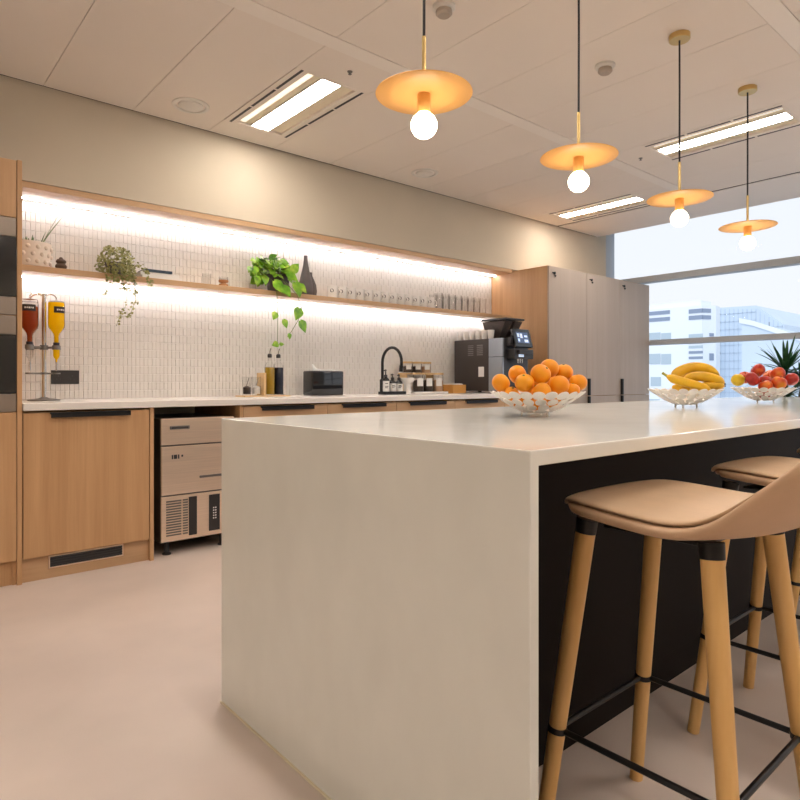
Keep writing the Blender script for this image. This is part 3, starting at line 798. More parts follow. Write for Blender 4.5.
# tap
fx, fy = 3.408, 4.20
t = thing('kitchen_tap', 'matt black swan-neck tap on the worktop', 'tap', (fx, fy, TOP))
MB().lathe([(0, 0), (.028, 0), (.028, .006), (.0235, .010), (.0235, .125), (.020, .13), (0, .13)], (fx, fy, TOP), 24).build('body', M['blackmetal'], t, smooth=True)
pts = [(fx, fy, TOP + .12), (fx, fy, 1.20)]
ry = .125
for k in range(1, 16):
    a = PI * k / 15 * 1.08
    pts.append((fx + .004 * k / 15, fy - ry + ry * math.cos(a), 1.20 + ry * math.sin(a)))
MB().tube(pts, .0125, 14).build('spout', M['blackmetal'], t, smooth=True)
e = Vector(pts[-1]); dd = (e - Vector(pts[-2])).normalized()
MB().cyl(e - dd * .002, e + dd * .05, .0155, .017, n=18).build('spray_head', M['blackmetal'], t, smooth=True)
MB().tube([(fx + .022, fy, TOP + .075), (fx + .05, fy, TOP + .085), (fx + .085, fy - .01, TOP + .12)], [.008, .006, .0055], 10).build('lever', M['blackmetal'], t, smooth=True)

# soap caddy with three bottles
t = thing('soap_caddy', 'low black tray holding three labelled bottles at the tap', 'tray', (3.40, 4.06, TOP))
b = MB(); b.box(3.29, 3.515, 4.01, 4.11, TOP + .001, TOP + .008)
for (xa, xb, ya, yb) in ((3.29, 3.515, 4.01, 4.014), (3.29, 3.515, 4.106, 4.11), (3.29, 3.294, 4.01, 4.11), (3.511, 3.515, 4.01, 4.11)): b.box(xa, xb, ya, yb, TOP + .008, TOP + .026)
b.build('tray', M['blackmetal'], t)
for k, (x, h, lab) in enumerate(((3.330, .205, 'tallest dark labelled bottle, leftmost in the black tray'), (3.405, .17, 'middle dark labelled bottle in the black tray'), (3.477, .165, 'right-hand dark labelled bottle in the black tray'))):
    z = TOP + .0085; r = .0315
    t = thing('soap_bottle', lab, 'bottle', (x, 4.06, z), 'bottles by the tap')
    hb = h * .62
    MB().lathe([(0, 0), (r - .002, 0), (r, .003), (r, hb - .012), (r * .8, hb), (.012, hb + .012), (.012, hb + .022), (0, hb + .022)], (x, 4.06, z), 24).build('bottle_body', M['blackgloss'], t, smooth=True)
    MB().lathe([(0.012, hb + .012), (.0145, hb + .014), (.0145, hb + .030), (.006, hb + .034), (.0045, h - .012), (0, h - .012)], (x, 4.06, z), 16).build('pump', M['blackplastic'] if k else M['ink'], t, smooth=True)
    MB().tube([(x + .006, 4.06, z + h - .008), (x - .012, 4.052, z + h - .006), (x - .026, 4.045, z + h - .012)], .0055, 8).build('nozzle', M['blackplastic'], t, smooth=True)
    b = MB(); n = 10; R = r + .0006; r0 = []; r1 = []
    for q in range(n + 1):
        a = -PI / 2 - .35 - 1.15 + 2.3 * q / n
        r0.append(b.b.verts.new((x + R * math.cos(a), 4.06 + R * math.sin(a), z + .018))); r1.append(b.b.verts.new((x + R * math.cos(a), 4.06 + R * math.sin(a), z + hb - .02)))
    for q in range(n): b.b.faces.new((r0[q], r0[q + 1], r1[q + 1], r1[q]))
    lb = b.build('label', M['label'], t, smooth=True)
    b = MB(); R += .0005
    for zz, (a0, a1) in ((.085, (-.45, .3)), (.062, (-.5, .45)), (.05, (-.5, .2))):
        if zz > hb - .03: zz = hb - .035
        ps = [(x + R * math.cos(-PI / 2 - .35 + a0 + (a1 - a0) * q / 5), 4.06 + R * math.sin(-PI / 2 - .35 + a0 + (a1 - a0) * q / 5)) for q in range(6)]
        for q in range(5): b.quad((*ps[q], z + zz - .003), (*ps[q + 1], z + zz - .003), (*ps[q + 1], z + zz + .003), (*ps[q], z + zz + .003))
    b.build('printing', M['ink'], lb)

# white stand bowl, tray, jars
tag(MB().lathe([(0, 0), (.040, 0), (.040, .004), (.032, .012), (.030, .085), (.055, .105), (.068, .135), (.070, .142), (.066, .142), (.052, .112), (.025, .094), (0, .092)], (3.56, 4.05, TOP + .001), 32).build('footed_bowl', M['white'], loc=(3.56, 4.05, TOP + .001), smooth=True), 'white footed bowl between the tap and the storage jars', 'bowl')
b = MB(); b.box(3.675, 4.085, 4.07, 4.345, TOP + .001, TOP + .012, bev=.003)
for (xa, xb, ya, yb) in ((3.675, 4.085, 4.07, 4.076), (3.675, 4.085, 4.339, 4.345), (3.675, 3.681, 4.076, 4.339), (4.079, 4.085, 4.076, 4.339)): b.box(xa, xb, ya, yb, TOP + .011, TOP + .020)
tag(b.build('jar_tray', M['white'], loc=(3.88, 4.2, TOP)), 'flat white tray under the storage jars', 'tray')
t = thing('jar_stand', 'wooden step stand carrying the back row of storage jars', 'stand', (3.86, 4.28, TOP + .013))
b = MB(); b.box(3.70, 4.06, 4.225, 4.335, 1.100, 1.114, bev=.002)
b.build('top_board', M['lidwood'], t)
for x in (3.71, 4.04): MB().box(x, x + .012, 4.23, 4.33, TOP + .0125, 1.0995).build('side_board', M['lidwood'], t)
def jar(x, y, z, r, h, content, lab, fill=.8):
    t = thing('storage_jar', lab, 'jar', (x, y, z), 'labelled storage jars')
    MB().lathe([(0, 0), (r - .003, 0), (r, .004), (r, h - .014), (r - .006, h - .006), (0, h - .006)], (x, y, z), 26).build('jar_glass', M['glass'], t, smooth=True)
    MB().lathe([(0, .004), (r - .005, .004), (r - .004, h * fill * .8), (r * .5, h * fill * .86), (0, h * fill * .88)], (x, y, z), 22).build('contents', M[content], t, smooth=True)
    MB().lathe([(0, h - .0055), (r + .003, h - .0055), (r + .004, h - .003), (r + .004, h + .010), (r + .002, h + .012), (0, h + .012)], (x, y, z), 26).build('lid', M['lidwood'], t, smooth=True)
    b = MB(); n = 8; R = r + .0006; a0 = -PI / 2 - .45
    lo, hi = h * .34, h * .78
    r0 = []; r1 = []
    for q in range(n + 1):
        a = a0 - .55 + 1.1 * q / n
        r0.append(b.b.verts.new((x + R * math.cos(a), y + R * math.sin(a), z + lo))); r1.append(b.b.verts.new((x + R * math.cos(a), y + R * math.sin(a), z + hi)))
    for q in range(n): b.b.faces.new((r0[q], r0[q + 1], r1[q + 1], r1[q]))
    b.build('label', M['label'], t, smooth=True)
for k, (x, c, lab) in enumerate(((3.775, 'beans', 'front storage jar of dark contents, leftmost in the lower row'), (3.888, 'beans', 'front storage jar of dark contents, middle of the lower row'), (4.010, 'oats', 'front storage jar of pale brown contents, rightmost in the lower row'))):
    jar(x, 4.135, TOP + .0125, .052, .165, c, lab)
for k, (x, c, lab) in enumerate(((3.77, 'beans', 'small upper storage jar, leftmost on the wooden stand'), (3.885, 'beans', 'small upper storage jar, middle of the wooden stand'), (4.0, 'oats', 'small upper storage jar, rightmost on the wooden stand'))):
    jar(x, 4.28, 1.1145, .046, .092, c, lab)

t = thing('wooden_box', 'small amber wooden box left of the coffee machine', 'box', (4.245, 4.13, TOP))
b = MB(); x0, x1, y0, y1, z0, z1 = 4.125, 4.30, 4.05, 4.20, TOP + .001, 1.005
b.box(x0, x1, y0, y1, z0, z0 + .010); b.box(x0, x1, y0, y0 + .010, z0 + .010, z1); b.box(x0, x1, y1 - .010, y1, z0 + .010, z1)
b.box(x0, x0 + .010, y0 + .010, y1 - .010, z0 + .010, z1); b.box(x1 - .010, x1, y0 + .010, y1 - .010, z0 + .010, z1)
b.build('box', M['amberwood'], t)
b = MB()
for k in range(11):
    x = 4.138 + k * .0135; b.box(x, x + .006, 4.07, 4.18, TOP + .0115, 1.012 + .012 * random.random())
tag(b.build('paper_sachets', M['paper'], loc=(4.21, 4.125, TOP + .0115)), 'white paper sachets packed in the amber wooden box', 'sachets', kind='stuff')

# ------------------------------------------------------------------ coffee machine
cx0, cx1, cy0, cy1, cz0, cz1 = 4.43, 4.80, 3.70, 4.33, .945, 1.438
t = thing('coffee_machine', 'black and grey bean-to-cup coffee machine with tilted touch screen', 'coffee machine', (4.615, 4.0, TOP))
MB().box(cx0 + .006, cx1, cy0 + .19, cy1, cz0, cz1, bev=.006).build('body', M['machine'], t)
for x in (cx0 + .05, cx1 - .05):
    for y in (cy0 + .05, cy1 - .05):
        MB().cyl((x, y, TOP + .0005), (x, y, cz0), .018, n=16).build('foot', M['rubber'], t)
sp_ = MB().box(cx0, cx0 + .0055, cy0 + .185, cy1 - .002, cz0 + .002, cz1 - .003, bev=.001).build('side_panel', M['machine'], t)
b = MB()
for k in range(6):
    z = 1.285 + k * .018
    b.box(cx0 - .0014, cx0 - .0002, 3.955, 4.03, z, z + .008); b.box(cx0 - .0014, cx0 - .0002, 4.075, 4.145, z, z + .007)
b.build('vent_slots', M['steeldark'], sp_)
MB().box(cx0 - .001, cx0 - .0001, 3.94, 4.01, 1.08, 1.175).build('sticker', M['label'], sp_)
for z0, z1 in ((cz0 + .003, 1.262), (1.267, cz1 - .002)):
    MB().box(cx0 - .002, cx0 + .018, cy0 + .012, cy0 + .182, z0, z1, bev=.002).build('silver_panel', M['machinesilver'], t)
b = MB(); b.box(cx0 + .0185, cx1, cy0 + .012, cy0 + .189, cz0, cz1 - .005, bev=.003)
b.build('front_housing', M['blackplastic'], t)
MB().box(cx0 + .03, cx1 - .02, cy0 - .13, cy0 + .011, cz0, cz0 + .045, bev=.004).build('drip_tray', M['blackplastic'], t)
b = MB(); b.box(cx0 + .06, cx1 - .03, cy0 - .075, cy0 + .011, 1.245, 1.335, bev=.006); b.box(cx0 + .10, cx1 - .07, cy0 - .10, cy0 - .01, 1.285, 1.325, bev=.006)
hd = b.build('brew_head', M['blackplastic'], t)
for x in (4.57, 4.60, 4.63): MB().lathe([(0, 0), (.006, 0), (.009, .03), (.009, .045), (0, .045)], (x, cy0 - .05, 1.2045), 12).build('nozzle', M['chrome'], hd, smooth=True)
MB().box(4.55, 4.62, cy0 - .079, cy0 - .0755, 1.262, 1.30).build('front_badge', M['icon'], hd)
# screen: a tilted slab
c = Vector((4.625, cy0 - .05, 1.432)); tl = math.radians(17)
Rx = Matrix.Rotation(-tl, 3, 'X')
def tilt(b, x0, x1, y0, y1, z0, z1, bev=0):
    q = MB(); q.box(x0, x1, y0, y1, z0, z1, bev=bev)
    for v in q.b.verts: v.co = c + Rx @ v.co
    return q
s_ = tilt(None, -.125, .125, -.014, .014, -.085, .092, .004).build('screen_housing', M['blackgloss'], t)
tilt(None, -.085, .085, -.0156, -.0145, -.048, .058).build('display', M['screen'], s_)
b = MB()
for (x0, x1, z0, z1) in ((-.075, -.045, .010, .045), (-.075, -.05, -.035, -.005), (-.035, .0, .0, .045), (.015, .07, -.04, -.012), (.025, .07, .01, .03)):
    q = [c + Rx @ Vector(p) for p in ((x0, -.0160, z0), (x1, -.0160, z0), (x1, -.0160, z1), (x0, -.0160, z1))]
    b.quad(*q)
b.build('icons', M['icon'], s_)
b = MB(); b.prism([(cy0 + .02, 1.36), (cy0 - .045, 1.375), (cy0 - .055, 1.44), (cy0 + .02, 1.435)], 4.47, 4.74, 'x'); b.build('screen_arm', M['blackplastic'], t)
# bean hoppers: wide-topped smoky boxes with dark lids
for k, (xa, xb) in enumerate(((4.525, 4.645), (4.665, 4.785))):
    b = MB(); A = [(xa + .02, cy0 + .15), (xb - .02, cy0 + .15), (xb - .02, cy0 + .31), (xa + .02, cy0 + .31)]
    B = [(xa, cy0 + .05), (xb, cy0 + .05), (xb, cy0 + .36), (xa, cy0 + .36)]
    va = [b.b.verts.new((*p, cz1 + .003)) for p in A]; vb = [b.b.verts.new((*p, 1.615)) for p in B]
    b.b.faces.new(va[::-1])
    for i in range(4): b.b.faces.new((va[i], va[(i + 1) % 4], vb[(i + 1) % 4], vb[i]))
    h = b.build('bean_hopper', M['glass'], t)
    b = MB(); f = .93
    mid = [(a[0] + (q[0] - a[0]) * f, a[1] + (q[1] - a[1]) * f) for a, q in zip(A, B)]
    ins = lambda p, cx_: (p[0] + (cx_[0] - p[0]) * .05, p[1] + (cx_[1] - p[1]) * .05)
    cc = ((xa + xb) / 2, cy0 + .19)
    va = [b.b.verts.new((*ins(p, cc), cz1 + .006)) for p in A]; vb = [b.b.verts.new((*ins(p, cc), cz1 + .003 + (1.615 - cz1) * f)) for p in mid]
    b.b.faces.new(va[::-1]); b.b.faces.new(vb)
    for i in range(4): b.b.faces.new((va[i], va[(i + 1) % 4], vb[(i + 1) % 4], vb[i]))
    b.build('coffee_beans', M['beans'], h)
    MB().box(xa - .006, xb + .006, cy0 + .044, cy0 + .366, 1.615, 1.632, bev=.004).build('hopper_lid', M['blackplastic'], h)
for k in range(6):
    y = 4.285 - k * .078
    lab = f"{ORD[k]} small white cup from the wall on top of the coffee machine"
    x = 4.475
    o = MB().lathe([(0, 0), (.024, 0), (.027, .004), (.034, .082), (.0315, .082), (.025, .010), (0, .009)], (x, y, cz1 + .0005), 22).build('espresso_cup', M['white'], loc=(x, y, cz1 + .0005), smooth=True)
    tag(o, lab, 'cup', 'cups on the coffee machine')

# ------------------------------------------------------------------ shelf things
SZ = 1.7105
def planter_agave():
    x, y = .742, 4.245
    t = thing('potted_agave', 'spiky green succulent in a cream knobbly pot, at the oven end of the shelf', 'plant', (x, y, SZ))
    b = MB(); b.lathe([(0, 0), (.098, 0), (.106, .006), (.116, .13), (.117, .146), (.108, .146), (.104, .125), (0, .12)], (x, y, SZ), 40)
    for row in range(3):
        for k in range(14):
            a = 2 * PI * (k + .5 * (row % 2)) / 14; z = .03 + row * .042; r = .107 + .009 * (z / .13)
            b.sphere((x + r * math.cos(a), y + r * math.sin(a), SZ + z), .013, 10, 8)
    b.build('pot', M['planter'], t, smooth=True)
    MB().lathe([(.1035, .1215), (.05, .128), (0, .130)], (x, y, SZ), 24).build('soil', M['soil'], t)
    b = MB(); rnd = random.Random(3)
    def blade(a, lean, L, wd, o=.02):
        pts = []; ws = []; sd = []
        for k in range(7):
            u = k / 6; r = lean * L * (u ** 1.15); z = L * u * math.sqrt(max(0.05, 1 - lean * lean)) 
            pts.append((x + o * math.cos(a) + r * math.cos(a), y + o * math.sin(a) + r * math.sin(a) * .75, SZ + .125 + z)); ws.append(wd * (1 - u) ** .7 * (1 - .3 * (1 - u)) + .0008); sd.append((-math.sin(a), math.cos(a), 0))
        b.strap(pts, ws, sd, .5)
    for a, lean, L, wd in ((-.25, .42, .285, .015), (-.55, .56, .235, .014), (2.9, .22, .20, .011), (3.6, .15, .16, .010), (.4, .35, .12, .010)): blade(a, lean, L, wd, .06)
    for k in range(16): blade(rnd.uniform(0, 2 * PI), rnd.uniform(.1, .5), rnd.uniform(.04, .075), .008)
    b.build('leaves', M['agave'], t, smooth=True)
planter_agave()
x, y = .897, 4.175
tag(MB().lathe([(0, 0), (.018, 0), (.030, .010), (.033, .020), (.026, .032), (.020, .036), (.027, .042), (.029, .050), (.022, .060), (.012, .064), (.010, .070), (.006, .074), (0, .074)], (x, y, SZ), 24).build('stone_ornament', M['stone'], loc=(x, y, SZ), smooth=True), 'small dark brown stacked-pebble ornament beside the cream pot on the shelf', 'ornament')

# small-leaved trailing plant
x, y = 1.218, 4.225
t = thing('trailing_plant', 'small-leaved olive green plant trailing over the left part of the shelf', 'plant', (x, y, SZ))
MB().lathe([(0, 0), (.045, 0), (.060, .085), (.056, .085), (.05, .07), (0, .068)], (x, y, SZ), 28).build('pot', M['potgrey'], t, smooth=True)
rnd = random.Random(11); b = MB(); sb = MB()
def small_leaf(p, L):
    d = Vector((rnd.uniform(-1, 1), rnd.uniform(-1, .4), rnd.uniform(-.6, .8))).normalized(); nr = Vector((rnd.uniform(-.6, .6), rnd.uniform(-1.2, -.2), rnd.uniform(0, 1)))
    s = d.cross(nr).normalized(); p = Vector(p)
    b.strap([p, p + d * L * .35, p + d * L * .75, p + d * L], [.0008, L * .36, L * .34, .001], [s] * 4, .25)
FY0 = YB - .01
for k in range(720):
    a = rnd.uniform(0, 2 * PI); ph = rnd.uniform(-.5, 1); r = .118 * rnd.uniform(.55, 1.0) ** .6
    q = Vector((x + r * math.cos(a) * math.sqrt(max(.05, 1 - ph * ph * .8)), y - .02 + .75 * r * math.sin(a) * math.sqrt(max(.05, 1 - ph * ph * .8)), SZ + .068 + .105 * ph))
    if k % 4 == 0: q.y = FY0 - rnd.uniform(0, .03); q.z = SZ + rnd.uniform(-.06, .06); q.x = x + rnd.uniform(-.09, .08)
    if q.z < SZ + .012 and q.y > YB + .0: q.z = SZ + .02
    if q.y > YT - .03: q.y = YT - .03
    small_leaf(q, rnd.uniform(.014, .024))
def strand(path, n, jit=.008):
    sb.tube(path, .0012, 5)
    P_ = [Vector(p) for p in path]
    for k in range(n):
        u = rnd.random() * (len(P_) - 1); i = int(u); q = P_[i].lerp(P_[i + 1], u - i)
        small_leaf(q + Vector((rnd.uniform(-jit, jit), rnd.uniform(-jit, jit) - .004, rnd.uniform(-jit, jit))), rnd.uniform(.013, .021))
FY = YB - .015
strand([(x - .02, y - .03, SZ + .08), (x - .05, FY, SZ + .03), (x - .045, FY - .005, SZ - .05), (x - .09, FY, SZ - .12), (x - .102, FY, SZ - .15)], 26, .010)
strand([(x, y - .03, SZ + .08), (x + .02, FY, SZ + .03), (x + .035, FY - .01, SZ - .1), (x + .025, FY - .005, SZ - .2), (x - .01, FY, SZ - .27), (x - .03, FY, SZ - .33)], 44, .010)
strand([(x + .02, y - .03, SZ + .08), (x + .06, FY, SZ + .03), (x + .075, FY - .01, SZ - .08), (x + .085, FY - .012, SZ - .16), (x + .06, FY - .005, SZ - .23), (x + .045, FY, SZ - .265)], 80, .013)
strand([(x + .04, y - .03, SZ + .08), (x + .11, FY + .03, SZ + .07), (x + .15, FY, SZ + .04), (x + .175, FY - .005, SZ - .02), (x + .18, FY - .005, SZ - .055)], 55, .016)
strand([(x - .02, y - .03, SZ + .07), (x - .0, FY, SZ + .02), (x + .01, FY - .01, SZ - .06), (x + .02, FY - .005, SZ - .11)], 22, .018)
b.build('leaves', M['ivy'], t, smooth=False); sb.build('stems', M['stem'], t)

# books
bz = SZ
for k, (x0, x1, y0, y1, h, m, lab) in enumerate(((1.365, 1.625, 4.15, 4.33, .020, 'paper', 'thick white book, bottom of the small pile lying on the shelf'), (1.355, 1.61, 4.155, 4.335, .022, 'paper', 'white book in the middle of the small pile on the shelf'), (1.385, 1.56, 4.15, 4.30, .018, 'bookblue', 'dark blue book on top of the small pile on the shelf'))):
    t = thing('book', lab, 'book', ((x0 + x1) / 2, (y0 + y1) / 2, bz), 'books lying on the shelf')
    b = MB(); b.box(x0, x1, y0, y1, bz, bz + .0025); b.box(x0, x1, y0, y1, bz + h - .0025, bz + h); b.box(x0, x1, y0, y0 + .0025, bz + .0025, bz + h - .0025)
    b.build('cover', M[m] if m != 'paper' else M['label'], t)
    MB().box(x0 + .003, x1 - .003, y0 + .0028, y1 - .003, bz + .0028, bz + h - .0028).build('pages', M['paper'], t)
    bz += h + .0004
# glass and copper cup
tag(tumbler('clear_tumbler', 1.83, 4.22, SZ, .030, .085, None, (1.83, 4.22, SZ)), 'single clear tumbler on the shelf between the books and the copper holder', 'glass')
t = thing('candle_holder', 'small copper and glass holder on the shelf left of the pothos', 'candle holder', (1.955, 4.22, SZ))
MB().lathe([(0, 0), (.030, 0), (.034, .004), (.034, .022), (.020, .028), (.020, .034), (.033, .038), (.035, .044), (.035, .052), (0, .052)], (1.955, 4.22, SZ), 26).build('cup', M['copper'], t, smooth=True)
MB().lathe([(.030, .0525), (.032, .075), (.030, .075), (.028, .054)], (1.955, 4.22, SZ), 24, close=True).build('glass', M['glass'], t, smooth=True)

# pothos
x, y = 2.405, 4.235
t = thing('pothos_plant', 'large-leaved bright green pothos trailing from the middle of the shelf', 'plant', (x, y, SZ))
MB().lathe([(0, 0), (.068, 0), (.076, .006), (.088, .13), (.088, .142), (.080, .142), (.076, .12), (0, .116)], (x, y, SZ), 36).build('pot', M['potgrey'], t, smooth=True)
MB().lathe([(.0755, .118), (0, .126)], (x, y, SZ), 24).build('soil', M['soil'], t)
rnd = random.Random(21); sb = MB(); b = MB()
def leaf(p, d, L, W=None, nrm=None):
    b.heart(p, d, nrm or (rnd.uniform(-.4, .4), -1, rnd.uniform(.2, 1.2)), L, W or L * .88, rnd.uniform(.05, .25))
for k in range(120):
    a = rnd.uniform(0, 2 * PI); ph = rnd.uniform(-.75, 1); r = rnd.uniform(.6, 1) ** .5; q = math.sqrt(1 - ph * ph * .85)
    cx_ = x - .085 + .145 * r * q * math.cos(a); cy_ = y - .03 + .105 * r * q * math.sin(a); cz_ = SZ + .150 + .105 * ph
    cy_ = min(cy_, YT - .06)
    if x - .06 < cx_ < x + .09 and cz_ < SZ + .125 and cy_ < y + .02: cz_ = SZ + .15 + .04 * rnd.random()
    d = Vector(((cx_ - x + .08) * 4 + rnd.uniform(-.6, .6), -.5 + rnd.uniform(-.4, .2), rnd.uniform(-.8, .25)))
    L = rnd.uniform(.048, .082)
    if cz_ - L < SZ + .01 and cy_ > FY: cz_ = SZ + L + .012
    leaf((cx_, cy_, cz_), d, L)
    if k % 3 == 0: sb.tube([(x + rnd.uniform(-.04, .04), y, SZ + .12), ((x + cx_) / 2, (y + cy_) / 2, max(cz_, SZ + .16) + .015), (cx_, cy_, cz_)], .002, 5)
x -= .135
# vines hanging over the front edge
V1 = [(x - .03, y - .05, SZ + .14), (x + .03, FY - .01, SZ + .05), (x + .045, FY - .02, SZ - .12), (x + .045, FY - .015, SZ - .28), (x + .045, FY - .01, SZ - .385)]
V2 = [(x + .05, y - .05, SZ + .14), (x + .13, FY, SZ + .06), (x + .21, FY - .015, SZ - .02), (x + .25, FY - .02, SZ - .12), (x + .22, FY - .015, SZ - .21), (x + .16, FY - .015, SZ - .30), (x + .13, FY - .01, SZ - .34)]
V3 = [(x - .02, y - .04, SZ + .12), (x - .10, FY + .03, SZ + .16), (x - .12, FY + .02, SZ + .10), (x - .11, FY, SZ + .06)]
V4 = [(x + .05, y - .05, SZ + .15), (x + .15, FY + .02, SZ + .16), (x + .22, FY, SZ + .10), (x + .24, FY - .01, SZ + .03)]
for V in (V1, V2, V3, V4): sb.tube(V, .0022, 6)
F_ = (0.1, -1, .35)
x -= .0
for p, d, L in (((x + .03, FY - .015, SZ - .165), (-.5, -.2, -1), .066), ((x + .09, FY - .02, SZ - .215), (.45, -.2, -1), .07), ((x + .045, FY - .02, SZ - .395), (-1, -.2, -.25), .06), ((x + .06, FY - .015, SZ - .40), (.6, -.3, .1), .035),
                ((x + .225, FY - .02, SZ - .12), (-.35, -.2, -1), .10), ((x + .235, FY - .02, SZ - .215), (.55, -.2, -1), .10), ((x + .14, FY - .015, SZ - .315), (.2, -.2, -1), .046),
                ((x + .02, FY - .01, SZ + .065), (.75, -.3, -.9), .115), ((x + .09, FY - .015, SZ + .035), (.5, -.3, -.8), .10), ((x + .20, FY - .01, SZ + .075), (.25, -.4, -1), .12), ((x + .13, FY, SZ + .14), (.9, -.3, -.5), .105), ((x + .17, FY - .005, SZ + .155), (.5, -.2, .6), .085), ((x + .23, FY - .01, SZ + .06), (.7, -.3, -.7), .085),
                ((x - .10, FY + .02, SZ + .09), (-.2, -.3, -1), .07), ((x - .05, FY + .01, SZ + .10), (.1, -.3, -1), .075), ((x - .11, FY + .02, SZ + .16), (-.3, -.3, -1), .06)):
    leaf(p, d, L, None, F_)
sb.build('vines', M['stem'], t, smooth=True); b.build('leaves', M['pothos'], t, smooth=True)

# two stoneware vases
tag(MB().lathe([(0, 0), (.048, 0), (.056, .010), (.058, .05), (.052, .10), (.040, .15), (.028, .20), (.0195, .245), (.0145, .29), (.0145, .312), (.010, .312), (.008, .24), (0, .20)], (2.625, 4.19, SZ), 32).build('stoneware_vase', M['vase'], loc=(2.625, 4.19, SZ), smooth=True), 'tall dark grey bottle-neck vase right of the pothos on the shelf', 'vase')
tag(MB().lathe([(0, 0), (.036, 0), (.047, .012), (.052, .05), (.046, .10), (.030, .14), (.014, .175), (.013, .20), (.009, .20), (.008, .17), (0, .15)], (2.715, 4.262, SZ), 32).build('stoneware_vase', M['vase'], loc=(2.715, 4.262, SZ), smooth=True), 'shorter dark grey vase half hidden behind the tall one on the shelf', 'vase')

# mugs
def mug():
    t = thing('white_mug', '', 'mug', (0, 0, 0), 'white mugs in a row on the shelf')
    MB().lathe([(0, 0), (.032, 0), (.038, .005), (.0415, .020), (.0425, .100), (.0395, .100), (.0385, .02), (.030, .009), (0, .008)], n=28).build('cup', M['white'], t, smooth=True)
    pts = [(.040 + .026 * math.sin(PI * k / 8), 0, .050 + .029 * math.cos(PI * k / 8)) for k in range(9)]
    MB().tube(pts, .0048, 8).build('handle', M['white'], t, smooth=True)
    b = MB(); R = .0427  # dark spot painted on for the shade in the handle gap
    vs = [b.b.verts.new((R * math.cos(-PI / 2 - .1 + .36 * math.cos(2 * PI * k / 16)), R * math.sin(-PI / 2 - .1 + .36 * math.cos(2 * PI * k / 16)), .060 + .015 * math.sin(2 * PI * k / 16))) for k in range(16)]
    b.b.faces.new(vs); b.build('gap_shade_mark', M['ink'], t)
    return t
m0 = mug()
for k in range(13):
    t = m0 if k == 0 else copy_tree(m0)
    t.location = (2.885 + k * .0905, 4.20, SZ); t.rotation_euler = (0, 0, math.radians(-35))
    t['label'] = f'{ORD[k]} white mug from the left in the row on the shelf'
for k in range(16):
    row = k // 8; i = k % 8
    x, y = 4.075 + i * .087 + row * .03, 4.185 + row * .105
    o = tumbler('clear_tumbler', x, y, SZ, .038, .150, None, (x, y, SZ))
    tag(o, f"{ORD[i]} clear tumbler from the left, {'back' if row else 'front'} row at the cupboard end of shelf", 'glass', 'tall tumblers on the shelf')

# ------------------------------------------------------------------ fruit bowls
ZI = IZ
def fruit_bowl():
    t = thing('fruit_bowl', '', 'bowl', (0, 0, 0), 'white openwork fruit bowls on the island')
    b = MB()
    def prof(r):  # height of the shell
        return .014 + .072 * (max(0, r - .035) / .128) ** 1.45
    def disc(r, a, rad):
        z = prof(r); dz = (prof(r + .004) - prof(r - .004)) / .008
        sl_ = math.atan(dz)
        er = Vector((math.cos(a) * math.cos(sl_), math.sin(a) * math.cos(sl_), math.sin(sl_))); et = Vector((-math.sin(a), math.cos(a), 0)); en = er.cross(et)
        c_ = Vector((r * math.cos(a), r * math.sin(a), z)); n = 18
        A = [b.b.verts.new(c_ + rad * (er * math.cos(2 * PI * k / n) + et * math.sin(2 * PI * k / n)) + en * .0012) for k in range(n)]
        B = [b.b.verts.new(c_ + rad * (er * math.cos(2 * PI * k / n) + et * math.sin(2 * PI * k / n)) - en * .0012) for k in range(n)]
        b.b.faces.new(A); b.b.faces.new(B[::-1])
        for k in range(n): b.b.faces.new((A[k], B[k], B[(k + 1) % n], A[(k + 1) % n]))
    disc(0, 0, .034)
    for r, n, rad, off in ((.146, 23, .0207, 0), (.1145, 18, .0182, .15), (.084, 13, .0184, .35), (.054, 8, .0190, .1)):
        for k in range(n): disc(r, 2 * PI * (k + off) / n, rad)
    b.build('openwork_shell', M['petal'], t, smooth=True, angle=50)
    for k in range(3):
        a = 2 * PI * k / 3 + .35
        MB().cyl((.052 * math.cos(a), .052 * math.sin(a), .0), (.050 * math.cos(a), .050 * math.sin(a), .0185), .0045, n=12).build('foot', M['chrome'], t, smooth=True)
    return t
fb = fruit_bowl()
BW = [(1.757, 1.32, 'white openwork bowl of oranges, nearest on the island'), (2.865, 1.32, 'white openwork bowl holding bananas, in the middle of the island'), (3.81, 1.32, 'white openwork bowl of apples, farthest on the island')]
for i, (x, y, lab) in enumerate(BW):
    t = fb if i == 0 else copy_tree(fb)
    t.location = (x, y, ZI + .0005); t['label'] = lab; t.rotation_euler = (0, 0, .25 * i)

def settle(items, c, keep=.15, it=260):
    """push round fruit apart and out of the bowl shell; items: [Vector, r]"""
    home = [p.copy() for p, r in items]
    for n in range(it):
        for i in range(len(items)):
            for j in range(i):
                p, r = items[i]; q, s = items[j]; d = p - q; L = d.length; o = r + s - .0005 - L
                if o > 0 and L > 1e-6:
                    d = d / L; p += d * o * .5; q -= d * o * .5
        for i, (p, r) in enumerate(items):
            if n < it - 90: p += (home[i] - p) * .08
            rad = math.hypot(p.x - c[0], p.y - c[1])
            for rr in [k * .008 for k in range(22)]:          # shell clearance
                zz = ZI + .0165 + .072 * (max(0, rr - .035) / .128) ** 1.45
                dr = rad - rr; dz = p.z - zz; L = math.hypot(dr, dz)
                if L < r + .0008 and L > 1e-6:
                    k = (r + .0008 - L); p.z += k * abs(dz) / L * .8 + k * .2
                    if rad > 1e-4:
                        f = -k * .3 / rad if dr < 0 else 0
                        p.x += (p.x - c[0]) * f; p.y += (p.y - c[1]) * f
    return items
CT, ST = .6517, .7584
def ray(px, py, d):
    t = (px - 400) / 623
    return Vector((d * (CT + ST * t), d * (ST - CT * t), 1.04 + (381 - py) * d / 623))

